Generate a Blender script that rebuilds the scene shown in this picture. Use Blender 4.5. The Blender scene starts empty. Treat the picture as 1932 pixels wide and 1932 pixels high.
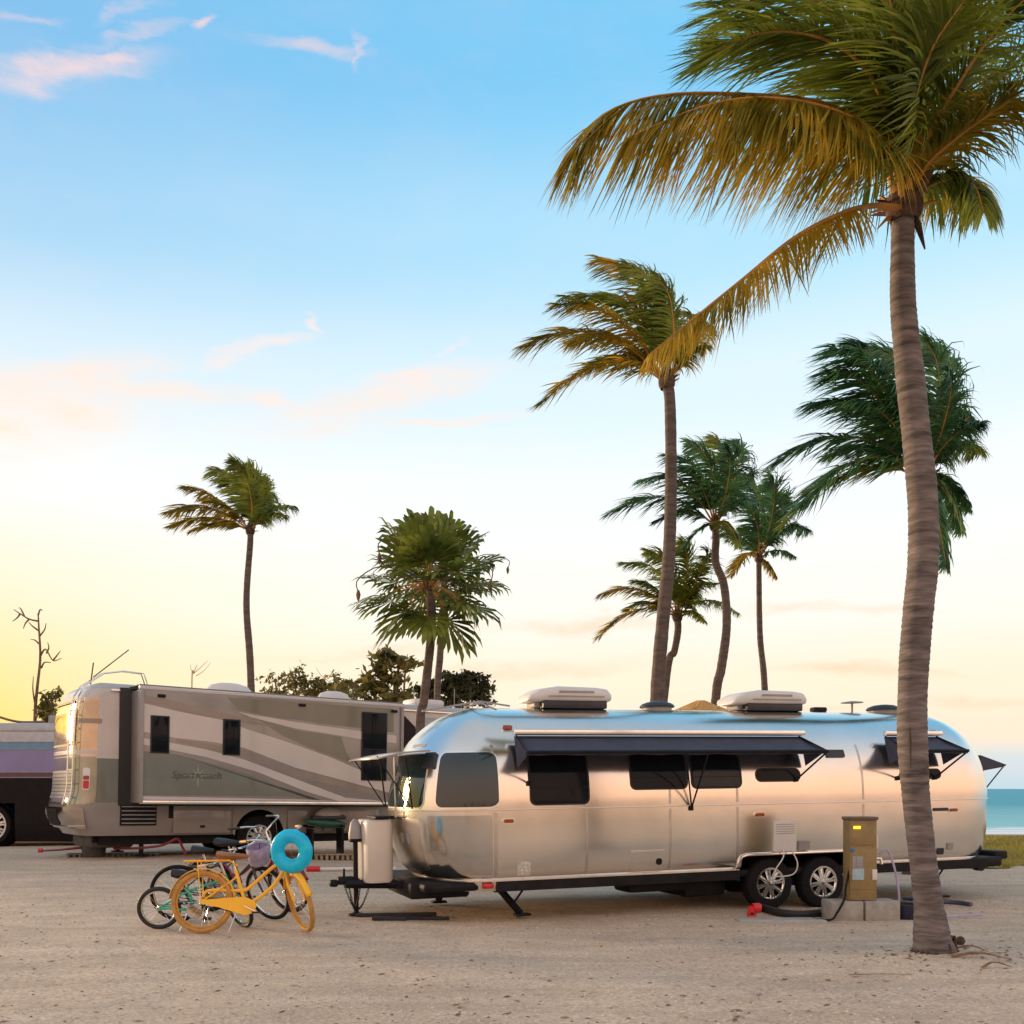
import bpy, math, random
import numpy as np
from mathutils import Vector, Matrix
R = math.radians
random.seed(7)
SC = bpy.context.scene
COL = SC.collection
PX = 1932.0           # measuring unit used for the photograph's proportions
HZ, CAMZ = 1488.0, 1.59

# ------------------------------------------------------------------ camera
cam = bpy.data.cameras.new('camera'); camo = bpy.data.objects.new('camera', cam); COL.objects.link(camo)
camo.location = (0, 0, CAMZ); camo.rotation_euler = (R(90), 0, 0)
cam.sensor_width = 36; cam.lens = 36; cam.shift_y = (HZ - PX / 2) / PX
cam.clip_end = 20000; cam.clip_start = .1
SC.camera = camo

# ------------------------------------------------------------------ world
SUN_AZ, SUN_EL = R(-58), R(7)       # azimuth from +Y (view axis), negative = left
sdir = Vector((math.sin(SUN_AZ) * math.cos(SUN_EL), math.cos(SUN_AZ) * math.cos(SUN_EL), math.sin(SUN_EL)))
def lin(c):
    r = []
    for x in c:
        x = x / 255.0
        r.append(x / 12.92 if x <= .04045 else ((x + .055) / 1.055) ** 2.4)
    return tuple(r)
def lin4(c): return lin(c) + (1,)
W = bpy.data.worlds.new('World'); SC.world = W; W.use_nodes = True
nt = W.node_tree; nt.nodes.clear()
def N(t, **kw):
    n = nt.nodes.new(t)
    for k, v in kw.items(): setattr(n, k, v)
    return n
def Lk(a, b): nt.links.new(a, b)
def val(x, sock):
    if isinstance(x, (int, float)): sock.default_value = x
    else: Lk(x, sock)
def M_(op, a, b=None, c=None, clamp=False):
    n = N('ShaderNodeMath', operation=op); n.use_clamp = clamp
    val(a, n.inputs[0])
    if b is not None: val(b, n.inputs[1])
    if c is not None: val(c, n.inputs[2])
    return n.outputs[0]
def mixc(f, a, b):
    n = N('ShaderNodeMix', data_type='RGBA'); n.clamp_factor = True
    val(f, n.inputs[0])
    for x, s in ((a, n.inputs[6]), (b, n.inputs[7])):
        if isinstance(x, tuple): s.default_value = x
        else: Lk(x, s)
    return n.outputs[2]
tc = N('ShaderNodeTexCoord'); sep = N('ShaderNodeSeparateXYZ'); Lk(tc.outputs['Generated'], sep.inputs[0])
dx, dy, dz = sep.outputs
def ramp(f, stops, interp='LINEAR'):
    n = N('ShaderNodeValToRGB'); n.color_ramp.interpolation = interp
    e = n.color_ramp.elements
    while len(e) > 1: e.remove(e[-1])
    e[0].position, e[0].color = stops[0][0], lin4(stops[0][1])
    for p, c in stops[1:]:
        k = e.new(p); k.color = lin4(c)
    val(f, n.inputs[0]); return n.outputs[0]
zc = M_('MAXIMUM', dz, 0.0)
base = ramp(zc, [(0, (196, 219, 230)), (.022, (213, 224, 228)), (.05, (254, 233, 208)), (.10, (255, 240, 214)), (.175, (252, 249, 240)),
                 (.27, (244, 249, 253)), (.36, (222, 243, 253)), (.47, (178, 226, 250)), (.58, (124, 202, 244)), (.75, (136, 190, 230)), (1, (182, 194, 204))], 'EASE')
# the sky opposite the sunset, which the trailer's flank mirrors, is a soft peach afterglow
back = ramp(zc, [(0, (236, 184, 154)), (.08, (255, 204, 168)), (.22, (253, 207, 178)), (.42, (232, 208, 194)), (.65, (196, 194, 196)), (1, (164, 174, 184))], 'EASE')
bk = N('ShaderNodeMapRange', interpolation_type='SMOOTHSTEP'); Lk(dy, bk.inputs[0]); bk.inputs[1].default_value = .45; bk.inputs[2].default_value = -.5; bk.inputs[3].default_value = 0; bk.inputs[4].default_value = 1
bsc = N('ShaderNodeVectorMath', operation='SCALE'); Lk(back, bsc.inputs[0]); bsc.inputs['Scale'].default_value = 1.38
base = mixc(bk.outputs[0], base, bsc.outputs[0])
# glow towards the sun, strongest near the horizon
vd = N('ShaderNodeVectorMath', operation='DOT_PRODUCT'); Lk(tc.outputs['Generated'], vd.inputs[0])
vd.inputs[1].default_value = Vector((math.sin(SUN_AZ), math.cos(SUN_AZ), .05)).normalized()
g = M_('POWER', M_('MAXIMUM', vd.outputs['Value'], 0.0), 7.0)
lowz = M_('SUBTRACT', 1.0, M_('MULTIPLY', zc, 3.6), clamp=True)
glow = M_('MULTIPLY', g, M_('POWER', lowz, 1.3))
g2 = M_('POWER', M_('MAXIMUM', vd.outputs['Value'], 0.0), 3.0)
col = mixc(M_('MULTIPLY', M_('MULTIPLY', g2, 1.0), M_('SUBTRACT', 1.0, M_('MULTIPLY', zc, 2.2), clamp=True)), base, lin4((255, 248, 232)))
hi = N('ShaderNodeMapRange', interpolation_type='SMOOTHSTEP'); Lk(zc, hi.inputs[0]); hi.inputs[1].default_value = .27; hi.inputs[2].default_value = .62; hi.inputs[3].default_value = 0; hi.inputs[4].default_value = 1
col = mixc(M_('MULTIPLY', M_('MULTIPLY', g2, 1.5), hi.outputs[0]), col, lin4((132, 176, 222)))
col = mixc(M_('MULTIPLY', glow, 3.4, clamp=True), col, lin4((255, 222, 98)))
# wispy clouds in azimuth / elevation space
az = M_('ARCTAN2', dx, dy); el = M_('ARCSINE', dz)
cv = N('ShaderNodeCombineXYZ'); Lk(az, cv.inputs[0]); Lk(el, cv.inputs[1])
nz = N('ShaderNodeTexNoise'); nz.inputs['Scale'].default_value = 9; nz.inputs['Detail'].default_value = 6; nz.inputs['Roughness'].default_value = .6
mp0 = N('ShaderNodeMapping'); mp0.inputs['Scale'].default_value = (1, 3, 1); mp0.inputs['Rotation'].default_value = (0, 0, R(-12))
Lk(cv.outputs[0], mp0.inputs[0]); Lk(mp0.outputs[0], nz.inputs['Vector'])
dis = N('ShaderNodeVectorMath', operation='MULTIPLY_ADD'); Lk(nz.outputs['Color'], dis.inputs[0])
dis.inputs[1].default_value = (.11, .045, 0); dis.inputs[2].default_value = (-.055, -.0225, 0)
add = N('ShaderNodeVectorMath', operation='ADD'); Lk(cv.outputs[0], add.inputs[0]); Lk(dis.outputs[0], add.inputs[1])
total = None
CL = [(110, 130, 190, 22, -13, .75), (205, 116, 55, 13, -3, .9), (250, 68, 110, 10, -16, .45), (240, 22, 70, 8, -22, .35), (382, 42, 18, 16, 0, .85),
      (585, 74, 115, 12, -3, .6), (676, 72, 14, 22, 0, .55), (40, 28, 60, 8, -8, .35), (480, 655, 125, 13, -16, .75), (596, 610, 18, 17, 0, .95),
      (130, 705, 190, 32, -17, 1.0), (40, 780, 250, 75, -10, 1.0), (300, 735, 240, 24, -2, .9), (500, 752, 100, 16, 3, .8), (730, 748, 250, 28, -13, .9),
      (830, 800, 170, 11, -5, .7), (620, 805, 200, 20, -6, .5), (840, 665, 60, 8, -25, .35), (1090, 1178, 230, 18, -2, .6), (1000, 1262, 260, 14, -3, .5), (1560, 1150, 200, 12, 4, .45), (1640, 1268, 190, 12, 2, .75), (1830, 1330, 120, 14, 3, .5), (700, 1235, 200, 10, -3, .4), (1480, 1340, 160, 10, 0, .5)]
for (u, v, hl, hh, ang, amp) in CL:
    a = math.atan((u - 966) / PX); e = math.atan((HZ - v) / PX * math.cos(a))
    mp = N('ShaderNodeMapping', vector_type='TEXTURE')
    mp.inputs['Location'].default_value = (a, e, 0); mp.inputs['Rotation'].default_value = (0, 0, R(-ang))
    mp.inputs['Scale'].default_value = (hl * 1.15 / PX * .9, hh * 1.3 / PX * .9, 1)
    Lk(add.outputs[0], mp.inputs[0])
    ln = N('ShaderNodeVectorMath', operation='LENGTH'); Lk(mp.outputs[0], ln.inputs[0])
    mr = N('ShaderNodeMapRange', interpolation_type='SMOOTHERSTEP'); Lk(ln.outputs['Value'], mr.inputs[0])
    mr.inputs[1].default_value = 1.35; mr.inputs[2].default_value = .0; mr.inputs[3].default_value = 0; mr.inputs[4].default_value = amp
    total = mr.outputs[0] if total is None else M_('MAXIMUM', total, mr.outputs[0])
nz2 = N('ShaderNodeTexNoise'); nz2.inputs['Scale'].default_value = 16; nz2.inputs['Detail'].default_value = 7; nz2.inputs['Roughness'].default_value = .65
Lk(mp0.outputs[0], nz2.inputs['Vector'])
tex = N('ShaderNodeMapRange'); Lk(nz2.outputs['Fac'], tex.inputs[0])
tex.inputs[1].default_value = .28; tex.inputs[2].default_value = .62; tex.inputs[3].default_value = .35; tex.inputs[4].default_value = 1
# the same thin veil goes on over the rest of the sky
veil = N('ShaderNodeMapRange'); Lk(nz.outputs['Fac'], veil.inputs[0])
veil.inputs[1].default_value = .45; veil.inputs[2].default_value = .8; veil.inputs[3].default_value = 0; veil.inputs[4].default_value = .30
cm = M_('MULTIPLY', M_('ADD', total, M_('MULTIPLY', veil.outputs[0], .35), clamp=True), tex.outputs[0])
ccol = ramp(zc, [(0, (255, 214, 176)), (.16, (255, 214, 180)), (.28, (255, 234, 214)), (.40, (255, 232, 222)), (.6, (250, 212, 208)), (1, (244, 214, 214))])
col = mixc(cm, col, ccol)
sky = N('ShaderNodeTexSky', sky_type='NISHITA'); sky.sun_disc = False; sky.sun_elevation = SUN_EL; sky.sun_rotation = SUN_AZ
sky.air_density = 1; sky.dust_density = 1.5; sky.ozone_density = 1.5
ns = N('ShaderNodeVectorMath', operation='SCALE'); Lk(sky.outputs[0], ns.inputs[0]); ns.inputs['Scale'].default_value = .12
col = mixc(.05, col, ns.outputs[0])
bg = N('ShaderNodeBackground'); Lk(col, bg.inputs[0]); bg.inputs[1].default_value = 1.0
wo = N('ShaderNodeOutputWorld'); Lk(bg.outputs[0], wo.inputs[0])

# ------------------------------------------------------------------ sun and exposure
sl = bpy.data.lights.new('sun', 'SUN'); so = bpy.data.objects.new('sun', sl); COL.objects.link(so)
sl.energy = 4.0; sl.angle = R(11); sl.color = (1, .66, .36)
so.rotation_euler = sdir.to_track_quat('Z', 'Y').to_euler(); so.location = (-30, 30, 30)
SC.view_settings.view_transform = 'Standard'; SC.view_settings.look = 'None'
SC.view_settings.exposure = .16; SC.view_settings.gamma = 1
SC.cycles.use_denoising = True
SC.cycles.max_bounces = 8; SC.cycles.transparent_max_bounces = 8

# ------------------------------------------------------------------ helpers
def P(u, v, d): return Vector(((u - 966) / PX * d, d, CAMZ - (v - HZ) / PX * d))
def G(u, v): return P(u, v, CAMZ * PX / (v - HZ))
def sst(a, b, x):
    t = min(1, max(0, (x - a) / (b - a))); return t * t * (3 - 2 * t)
def gz(x, y):
    z = .15 * sst(-3.5, -7.5, x) * sst(16, 21, y)
    ysh = 31.5 + 45 * sst(4, -8, x)
    z -= 3.2 * sst(0, 1, (y - ysh) / 60) if y > ysh else 0
    z += .07 * math.exp(-((x - 3.98) ** 2 + (y - 9.55) ** 2) / .55) - .012
    z += .006 * math.sin(3.1 * x + 1.7 * y) * math.sin(2.3 * y - 1.1 * x) + .004 * math.sin(6.3 * x - 2.1 * y) * math.sin(5.2 * y + .7 * x)
    z += .012 * math.sin(x * .9 + y * .4) + .009 * math.sin(x * .35 - y * .83 + 1)
    return z
class MB:
    def __init__(s): s.v = []; s.f = []
    def add(s, vs, fs):
        b = len(s.v); s.v += [tuple(p) for p in vs]; s.f += [tuple(i + b for i in f) for f in fs]; return s
    def box(s, c, d, rz=0, bev=0, m=None):
        x, y, z = d[0] / 2, d[1] / 2, d[2] / 2
        if bev <= 0:
            vs = [(a * x, b * y, e * z) for a in (-1, 1) for b in (-1, 1) for e in (-1, 1)]
            fs = [(0, 1, 3, 2), (4, 6, 7, 5), (0, 4, 5, 1), (2, 3, 7, 6), (0, 2, 6, 4), (1, 5, 7, 3)]
        else:
            b_ = min(bev, x * .99, y * .99, z * .99); vs = []; fs = []
            def ring(ix, iz):
                X, Y = x - ix, y - ix; k = b_
                q = []
                for (sx, sy, a0) in ((1, 1, 0), (-1, 1, 90), (-1, -1, 180), (1, -1, 270)):
                    for a in (0, 45, 90):
                        t = R(a0 + a); q.append((sx * (X - k) + k * math.cos(t), sy * (Y - k) + k * math.sin(t), iz))
                return q
            lv = [(b_ * .8, -z), (b_ * .25, -z + b_ * .3), (0, -z + b_), (0, z - b_), (b_ * .25, z - b_ * .3), (b_ * .8, z)]
            for a, zz in lv: vs += ring(a * .9, zz)
            n = 12
            for i in range(len(lv) - 1):
                for j in range(n):
                    k = (j + 1) % n; fs.append((i * n + j, i * n + k, (i + 1) * n + k, (i + 1) * n + j))
            fs.append(tuple(range(n - 1, -1, -1))); o = (len(lv) - 1) * n; fs.append(tuple(range(o, o + n)))
        cr, sr = math.cos(rz), math.sin(rz)
        out = []
        for p in vs:
            q = Vector((p[0] * cr - p[1] * sr, p[0] * sr + p[1] * cr, p[2]))
            if m is not None: q = m @ q
            out.append(q + Vector(c))
        return s.add(out, fs)
    def tube(s, pts, r, n=8, cap=True, closed=False, flat=None):
        pts = [Vector(p) for p in pts]; k = len(pts)
        rr = r if isinstance(r, (list, tuple)) else [r] * k
        vs = []; fs = []; prev = None
        for i, p in enumerate(pts):
            if closed: t = pts[(i + 1) % k] - pts[i - 1]
            else: t = pts[min(i + 1, k - 1)] - pts[max(i - 1, 0)]
            if t.length < 1e-9: t = Vector((0, 0, 1))
            t.normalize()
            if prev is None:
                a = Vector((0, 0, 1)) if abs(t.z) < .9 else Vector((1, 0, 0))
                a = (a - t * a.dot(t)).normalized()
            else:
                a = prev - t * prev.dot(t)
                a = a.normalized() if a.length > 1e-6 else t.orthogonal().normalized()
            prev = a; b = t.cross(a)
            for j in range(n):
                w = 2 * math.pi * j / n
                vs.append(p + (a * math.cos(w) * (flat or 1) + b * math.sin(w)) * rr[i])
        m_ = k if closed else k - 1
        for i in range(m_):
            i2 = (i + 1) % k
            for j in range(n):
                j2 = (j + 1) % n; fs.append((i * n + j, i * n + j2, i2 * n + j2, i2 * n + j))
        if cap and not closed:
            fs.append(tuple(range(n - 1, -1, -1))); fs.append(tuple(range((k - 1) * n, k * n)))
        return s.add(vs, fs)
    def lathe(s, prof, c=(0, 0, 0), axis='z', n=24, m=None):
        vs = []; fs = []
        for (r, h) in prof:
            for j in range(n):
                w = 2 * math.pi * j / n; a, b = r * math.cos(w), r * math.sin(w)
                p = Vector((a, b, h)) if axis == 'z' else (Vector((a, h, b)) if axis == 'y' else Vector((h, a, b)))
                if m is not None: p = m @ p
                vs.append(p + Vector(c))
        for i in range(len(prof) - 1):
            for j in range(n):
                k = (j + 1) % n; q = (i * n + j, i * n + k, (i + 1) * n + k, (i + 1) * n + j)
                fs.append(q if axis != 'y' else q[::-1])
        return s.add(vs, fs)
    def disc(s, c, r, axis='z', n=24, h=0):
        return s.lathe([(0.0005, h), (r, h)], c, axis, n)
    def prism(s, poly, f0, f1):
        """poly: list of 2d points, f0/f1 map a 2d point to 3d (front / back)"""
        n = len(poly); vs = [f0(p) for p in poly] + [f1(p) for p in poly]
        fs = [tuple(range(n)), tuple(range(2 * n - 1, n - 1, -1))]
        for i in range(n):
            j = (i + 1) % n; fs.append((i, i + n, j + n, j))
        return s.add(vs, fs)
    def xf(s, m):
        s.v = [tuple(m @ Vector(p)) for p in s.v]; return s
    def build(s, name, mat, parent=None, smooth=True, auto=35):
        me = bpy.data.meshes.new(name); me.from_pydata(s.v, [], s.f); me.update()
        return mkobj(name, me, mat, parent, smooth, auto)
def mkobj(name, me, mat, parent=None, smooth=True, auto=35):
    if mat is not None: me.materials.append(mat)
    if smooth:
        me.polygons.foreach_set('use_smooth', [True] * len(me.polygons))
        if auto:
            try: me.set_sharp_from_angle(angle=R(auto))
            except Exception: pass
    o = bpy.data.objects.new(name, me); COL.objects.link(o)
    if parent is not None: o.parent = parent
    return o
def tag(o, label=None, cat=None, group=None, kind=None):
    if label: o['label'] = label
    if cat: o['category'] = cat
    if group: o['group'] = group
    if kind: o['kind'] = kind
    return o
def thing(name, label, cat, loc=(0, 0, 0), rot=(0, 0, 0), group=None):
    o = bpy.data.objects.new(name, None); COL.objects.link(o); o.empty_display_size = .2
    o.location = loc; o.rotation_euler = rot
    return tag(o, label, cat, group)
def spline(pts, n):
    P_ = np.array([tuple(p) for p in pts], float)
    if len(P_) == 2: P_ = np.array([P_[0], (P_[0] + P_[1]) / 2, P_[1]])
    k = len(P_); Q = np.vstack([2 * P_[0] - P_[1], P_, 2 * P_[-1] - P_[-2]])
    t = np.linspace(0, k - 1 - 1e-9, n); i = t.astype(int); f = (t - i)[:, None]
    a, b, c, d = Q[i], Q[i + 1], Q[i + 2], Q[i + 3]
    return .5 * (2 * b + (c - a) * f + (2 * a - 5 * b + 4 * c - d) * f ** 2 + (3 * b - a - 3 * c + d) * f ** 3)

# ------------------------------------------------------------------ materials
MATS = {}
def mat(name, c, rough=.5, metal=0, var=.12, vs=6, bump=0, bs=40, spec=.5, coat=0, c2=None, rv=0, stretch=(1, 1, 1), transl=0, emit=0):
    if name in MATS: return MATS[name]
    m = bpy.data.materials.new(name); m.use_nodes = True; t = m.node_tree; b = t.nodes['Principled BSDF']
    b.inputs['Roughness'].default_value = rough; b.inputs['Metallic'].default_value = metal
    b.inputs['Specular IOR Level'].default_value = spec
    if coat: b.inputs['Coat Weight'].default_value = coat; b.inputs['Coat Roughness'].default_value = .06
    tcn = t.nodes.new('ShaderNodeTexCoord'); mp = t.nodes.new('ShaderNodeMapping'); mp.inputs['Scale'].default_value = stretch
    t.links.new(tcn.outputs['Object'], mp.inputs[0])
    nn = t.nodes.new('ShaderNodeTexNoise'); nn.inputs['Scale'].default_value = vs; nn.inputs['Detail'].default_value = 5
    t.links.new(mp.outputs[0], nn.inputs['Vector'])
    r = t.nodes.new('ShaderNodeValToRGB'); t.links.new(nn.outputs['Fac'], r.inputs[0])
    r.color_ramp.elements[0].position = .3; r.color_ramp.elements[1].position = .7
    a = tuple(max(0, x * (1 - var)) for x in c); e = tuple(min(1, x * (1 + var)) for x in (c2 or c))
    r.color_ramp.elements[0].color = a + (1,); r.color_ramp.elements[1].color = e + (1,)
    t.links.new(r.outputs[0], b.inputs['Base Color'])
    if rv:
        mr = t.nodes.new('ShaderNodeMapRange'); t.links.new(nn.outputs['Fac'], mr.inputs[0])
        mr.inputs[3].default_value = max(.02, rough - rv); mr.inputs[4].default_value = rough + rv
        t.links.new(mr.outputs[0], b.inputs['Roughness'])
    if bump:
        n2 = t.nodes.new('ShaderNodeTexNoise'); n2.inputs['Scale'].default_value = bs; n2.inputs['Detail'].default_value = 4
        t.links.new(mp.outputs[0], n2.inputs['Vector'])
        bp = t.nodes.new('ShaderNodeBump'); bp.inputs['Strength'].default_value = bump; bp.inputs['Distance'].default_value = .02
        t.links.new(n2.outputs['Fac'], bp.inputs['Height']); t.links.new(bp.outputs[0], b.inputs['Normal'])
    if emit:
        b.inputs['Emission Color'].default_value = tuple(c) + (1,); b.inputs['Emission Strength'].default_value = emit
    if transl:
        tr = t.nodes.new('ShaderNodeBsdfTranslucent'); mx = t.nodes.new('ShaderNodeMixShader'); mx.inputs[0].default_value = transl
        t.links.new(r.outputs[0], tr.inputs[0])
        out = [n for n in t.nodes if n.type == 'OUTPUT_MATERIAL'][0]
        t.links.new(b.outputs[0], mx.inputs[1]); t.links.new(tr.outputs[0], mx.inputs[2]); t.links.new(mx.outputs[0], out.inputs[0])
    MATS[name] = m; return m
ALU = mat('polished aluminium', (.83, .78, .725), .185, 1, var=.05, vs=1.3, rv=.06, bump=.06, bs=2.6)
ALU2 = mat('aluminium trim', (.82, .81, .79), .22, 1, var=.05, vs=8)
ALUS = mat('seam aluminium', (.55, .53, .51), .3, 1, var=.1, vs=9)
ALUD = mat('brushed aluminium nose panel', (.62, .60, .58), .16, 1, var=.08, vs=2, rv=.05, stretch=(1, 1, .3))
GLASS = mat('dark tinted glass', (.008, .011, .016), .06, 0, var=.3, vs=2, spec=.14)
GLASSB = mat('blue tinted window glass', (.006, .028, .038), .05, 0, var=.25, vs=2, spec=.75)
RUB = mat('black rubber', (.015, .015, .017), .6, 0, var=.25, vs=12, bump=.1, bs=60)
TYRE = mat('tyre rubber', (.013, .013, .015), .8, 0, var=.3, vs=25, bump=.2, bs=70, spec=.15)
CHAS = mat('black painted steel', (.011, .011, .014), .6, 0, var=.4, vs=6, bump=.08, spec=.2)
AWN = mat('navy awning canvas', (.055, .060, .098), .8, 0, var=.15, vs=9, bump=.15, bs=160, transl=.08)
WPL = mat('white moulded plastic', (.68, .67, .66), .45, 0, var=.06, vs=3)
GPL = mat('grey plastic', (.30, .30, .31), .5, 0, var=.1, vs=6)
DPL = mat('dark plastic', (.02, .025, .035), .4, 0, var=.2, vs=6)
AMB = mat('amber lens', (.32, .05, .015), .3, 0, var=.2, vs=20)
RED = mat('red lens', (.55, .02, .03), .25, 0, var=.2, vs=20)
CRM = mat('cream painted steel', (.66, .61, .56), .35, 0, var=.06, vs=4, coat=.3)
CHR = mat('chrome', (.75, .74, .73), .12, 1, var=.06, vs=5)
TAUPE = mat('taupe coach paint', (.27, .245, .235), .22, 0, var=.06, vs=2, coat=.6)
SAGE = mat('sage green coach paint', (.160, .166, .140), .24, 0, var=.08, vs=2, coat=.6)
CREAM = mat('cream coach paint', (.54, .51, .50), .24, 0, var=.05, vs=2, coat=.6)
BROWNP = mat('mid brown coach paint', (.25, .21, .19), .24, 0, var=.06, vs=2, coat=.6)
CONC = mat('concrete', (.34, .33, .31), .85, 0, var=.18, vs=9, bump=.3, bs=60)
PED = mat('tan painted pedestal', (.27, .195, .085), .6, 0, var=.16, vs=9, bump=.1, bs=40)
BARK = mat('grey palm bark', (.115, .097, .094), .9, 0, var=.5, vs=3.2, bump=.9, bs=8, stretch=(1, 1, 6), c2=(.155, .13, .125))
BARK2 = mat('palm bark far', (.115, .088, .078), .9, 0, var=.35, vs=4, bump=.4, bs=20, stretch=(1, 1, 4))
FIB = mat('brown palm fibre', (.085, .045, .035), .9, 0, var=.5, vs=14, bump=.6, bs=40)
LEAF = mat('palm leaf green', (.095, .165, .020), .5, 0, var=.55, vs=1.9, transl=.35, c2=(.20, .24, .030), spec=.35)
LEAFO = mat('palm leaf yellowing and sunlit gold', (.13, .20, .016), .5, 0, var=.5, vs=2.0, transl=.4, c2=(.40, .26, .018), spec=.35)  # yellowing leaf, with golden sunlight also put into the colour
LEAFD = mat('palm leaf dark', (.022, .115, .065), .5, 0, var=.55, vs=1.9, transl=.3, c2=(.08, .19, .065), spec=.35)
LEAFF = mat('fan palm leaf', (.06, .115, .02), .5, 0, var=.55, vs=2.5, transl=.3, c2=(.16, .19, .03), spec=.35)
STALK = mat('palm stalk', (.42, .21, .035), .5, 0, var=.3, vs=4)
SHRUB = mat('shrub leaf', (.065, .10, .018), .6, 0, var=.6, vs=2.2, transl=.3, c2=(.22, .18, .05))
TWIG = mat('bare twig', (.20, .125, .085), .9, 0, var=.3, vs=6)

# ------------------------------------------------------------------ ground, sea
def ground_mat():
    m = bpy.data.materials.new('coral sand'); m.use_nodes = True; t = m.node_tree; b = t.nodes['Principled BSDF']
    b.inputs['Roughness'].default_value = .95; b.inputs['Specular IOR Level'].default_value = .15
    g_ = t.nodes.new('ShaderNodeNewGeometry')
    def noise(s, d=5, r=.6, sc=(1, 1, 1)):
        mp = t.nodes.new('ShaderNodeMapping'); mp.inputs['Scale'].default_value = sc; t.links.new(g_.outputs['Position'], mp.inputs[0])
        n = t.nodes.new('ShaderNodeTexNoise'); n.inputs['Scale'].default_value = s; n.inputs['Detail'].default_value = d; n.inputs['Roughness'].default_value = r
        t.links.new(mp.outputs[0], n.inputs['Vector']); return n.outputs['Fac']
    def rmp(f, a, b_, p0=.3, p1=.7):
        r = t.nodes.new('ShaderNodeValToRGB'); t.links.new(f, r.inputs[0]); e = r.color_ramp.elements
        e[0].position, e[1].position = p0, p1; e[0].color = a + (1,); e[1].color = b_ + (1,); return r.outputs[0]
    def mx(f, a, b_, bt='MIX'):
        n = t.nodes.new('ShaderNodeMix'); n.data_type = 'RGBA'; n.blend_type = bt
        if isinstance(f, float): n.inputs[0].default_value = f
        else: t.links.new(f, n.inputs[0])
        for x, s in ((a, n.inputs[6]), (b_, n.inputs[7])):
            if isinstance(x, tuple): s.default_value = x + (1,)
            else: t.links.new(x, s)
        return n.outputs[2]
    c = rmp(noise(.35, 4), (.585, .452, .335), (.70, .556, .422))
    c = mx(rmp(noise(3.2, 6), (0, 0, 0), (.5, .5, .5), .4, .75), c, (.50, .385, .30))
    c = mx(1.0, c, rmp(noise(1.1, 5, .6, (.45, 2.2, 1)), (.84, .83, .82), (1.07, 1.07, 1.07), .33, .67), 'MULTIPLY')
    c = mx(1.0, c, rmp(noise(28, 6, .7), (.60, .57, .55), (1.2, 1.2, 1.2), .30, .66), 'MULTIPLY')
    c = mx(rmp(noise(75, 3, .6), (0, 0, 0), (.7, .7, .7), .62, .74), c, (.27, .20, .165))
    c = mx(rmp(noise(48, 2, .5), (0, 0, 0), (.6, .6, .6), .63, .74), c, (.72, .64, .56))
    sp = t.nodes.new('ShaderNodeSeparateXYZ'); t.links.new(g_.outputs['Position'], sp.inputs[0])
    def mth(op, a, b_=None):
        n = t.nodes.new('ShaderNodeMath'); n.operation = op
        for i, x in enumerate((a, b_)):
            if x is None: continue
            if isinstance(x, (int, float)): n.inputs[i].default_value = x
            else: t.links.new(x, n.inputs[i])
        return n.outputs[0]
    trk = None
    for (y0, sl_, am, fq, ph) in ((8.0, .05, .22, .33, 0), (9.7, .05, .22, .33, 0), (7.1, -.07, .3, .25, 1.4), (10.9, -.03, .25, .3, 2.2)):
        cy_ = mth('ADD', mth('MULTIPLY', sp.outputs[0], sl_), mth('MULTIPLY', mth('SINE', mth('ADD', mth('MULTIPLY', sp.outputs[0], fq), ph)), am))
        dd_ = mth('ABSOLUTE', mth('SUBTRACT', mth('SUBTRACT', sp.outputs[1], y0), cy_))
        mr = t.nodes.new('ShaderNodeMapRange'); mr.interpolation_type = 'SMOOTHSTEP'; t.links.new(dd_, mr.inputs[0]); mr.inputs[1].default_value = .19; mr.inputs[2].default_value = .08; mr.inputs[3].default_value = 0; mr.inputs[4].default_value = 1
        trk = mr.outputs[0] if trk is None else mth('MAXIMUM', trk, mr.outputs[0])
    brk = t.nodes.new('ShaderNodeMapRange'); t.links.new(noise(.9, 4, .6), brk.inputs[0]); brk.inputs[1].default_value = .42; brk.inputs[2].default_value = .62
    trk = mth('MULTIPLY', trk, brk.outputs[0])
    c = mx(mth('MULTIPLY', trk, .45), c, (.44, .345, .265))
    t.links.new(c, b.inputs['Base Color'])
    bp = t.nodes.new('ShaderNodeBump'); bp.inputs['Strength'].default_value = .55; bp.inputs['Distance'].default_value = .02
    ad = t.nodes.new('ShaderNodeMath'); ad.operation = 'ADD'; t.links.new(noise(30, 5, .7), ad.inputs[0])
    ml = t.nodes.new('ShaderNodeMath'); ml.operation = 'MULTIPLY'; ml.inputs[1].default_value = 2.2; t.links.new(noise(5, 4, .6, (1, 1.6, 1)), ml.inputs[0])
    t.links.new(ml.outputs[0], ad.inputs[1]); t.links.new(mth('SUBTRACT', ad.outputs[0], mth('MULTIPLY', trk, 1.6)), bp.inputs['Height']); t.links.new(bp.outputs[0], b.inputs['Normal'])
    return m
def axis_steps(fine0, fine1, step, far0, far1):
    a = list(np.arange(fine0, fine1 + 1e-6, step)); s = step; x = fine1
    while x < far1: s *= 1.35; x += s; a.append(x)
    s = step; x = fine0
    while x > far0: s *= 1.35; x -= s; a.insert(0, x)
    return a
gx = axis_steps(-10, 10, .16, -400, 900); gy = axis_steps(5, 16, .13, -400, 130)
vs = [(x, y, gz(x, y)) for y in gy for x in gx]; nx = len(gx)
fs = [(j * nx + i, j * nx + i + 1, (j + 1) * nx + i + 1, (j + 1) * nx + i) for j in range(len(gy) - 1) for i in range(nx - 1)]
GM = ground_mat()
tag(MB().add(vs, fs).build('ground', GM, auto=0), kind='structure')
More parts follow.
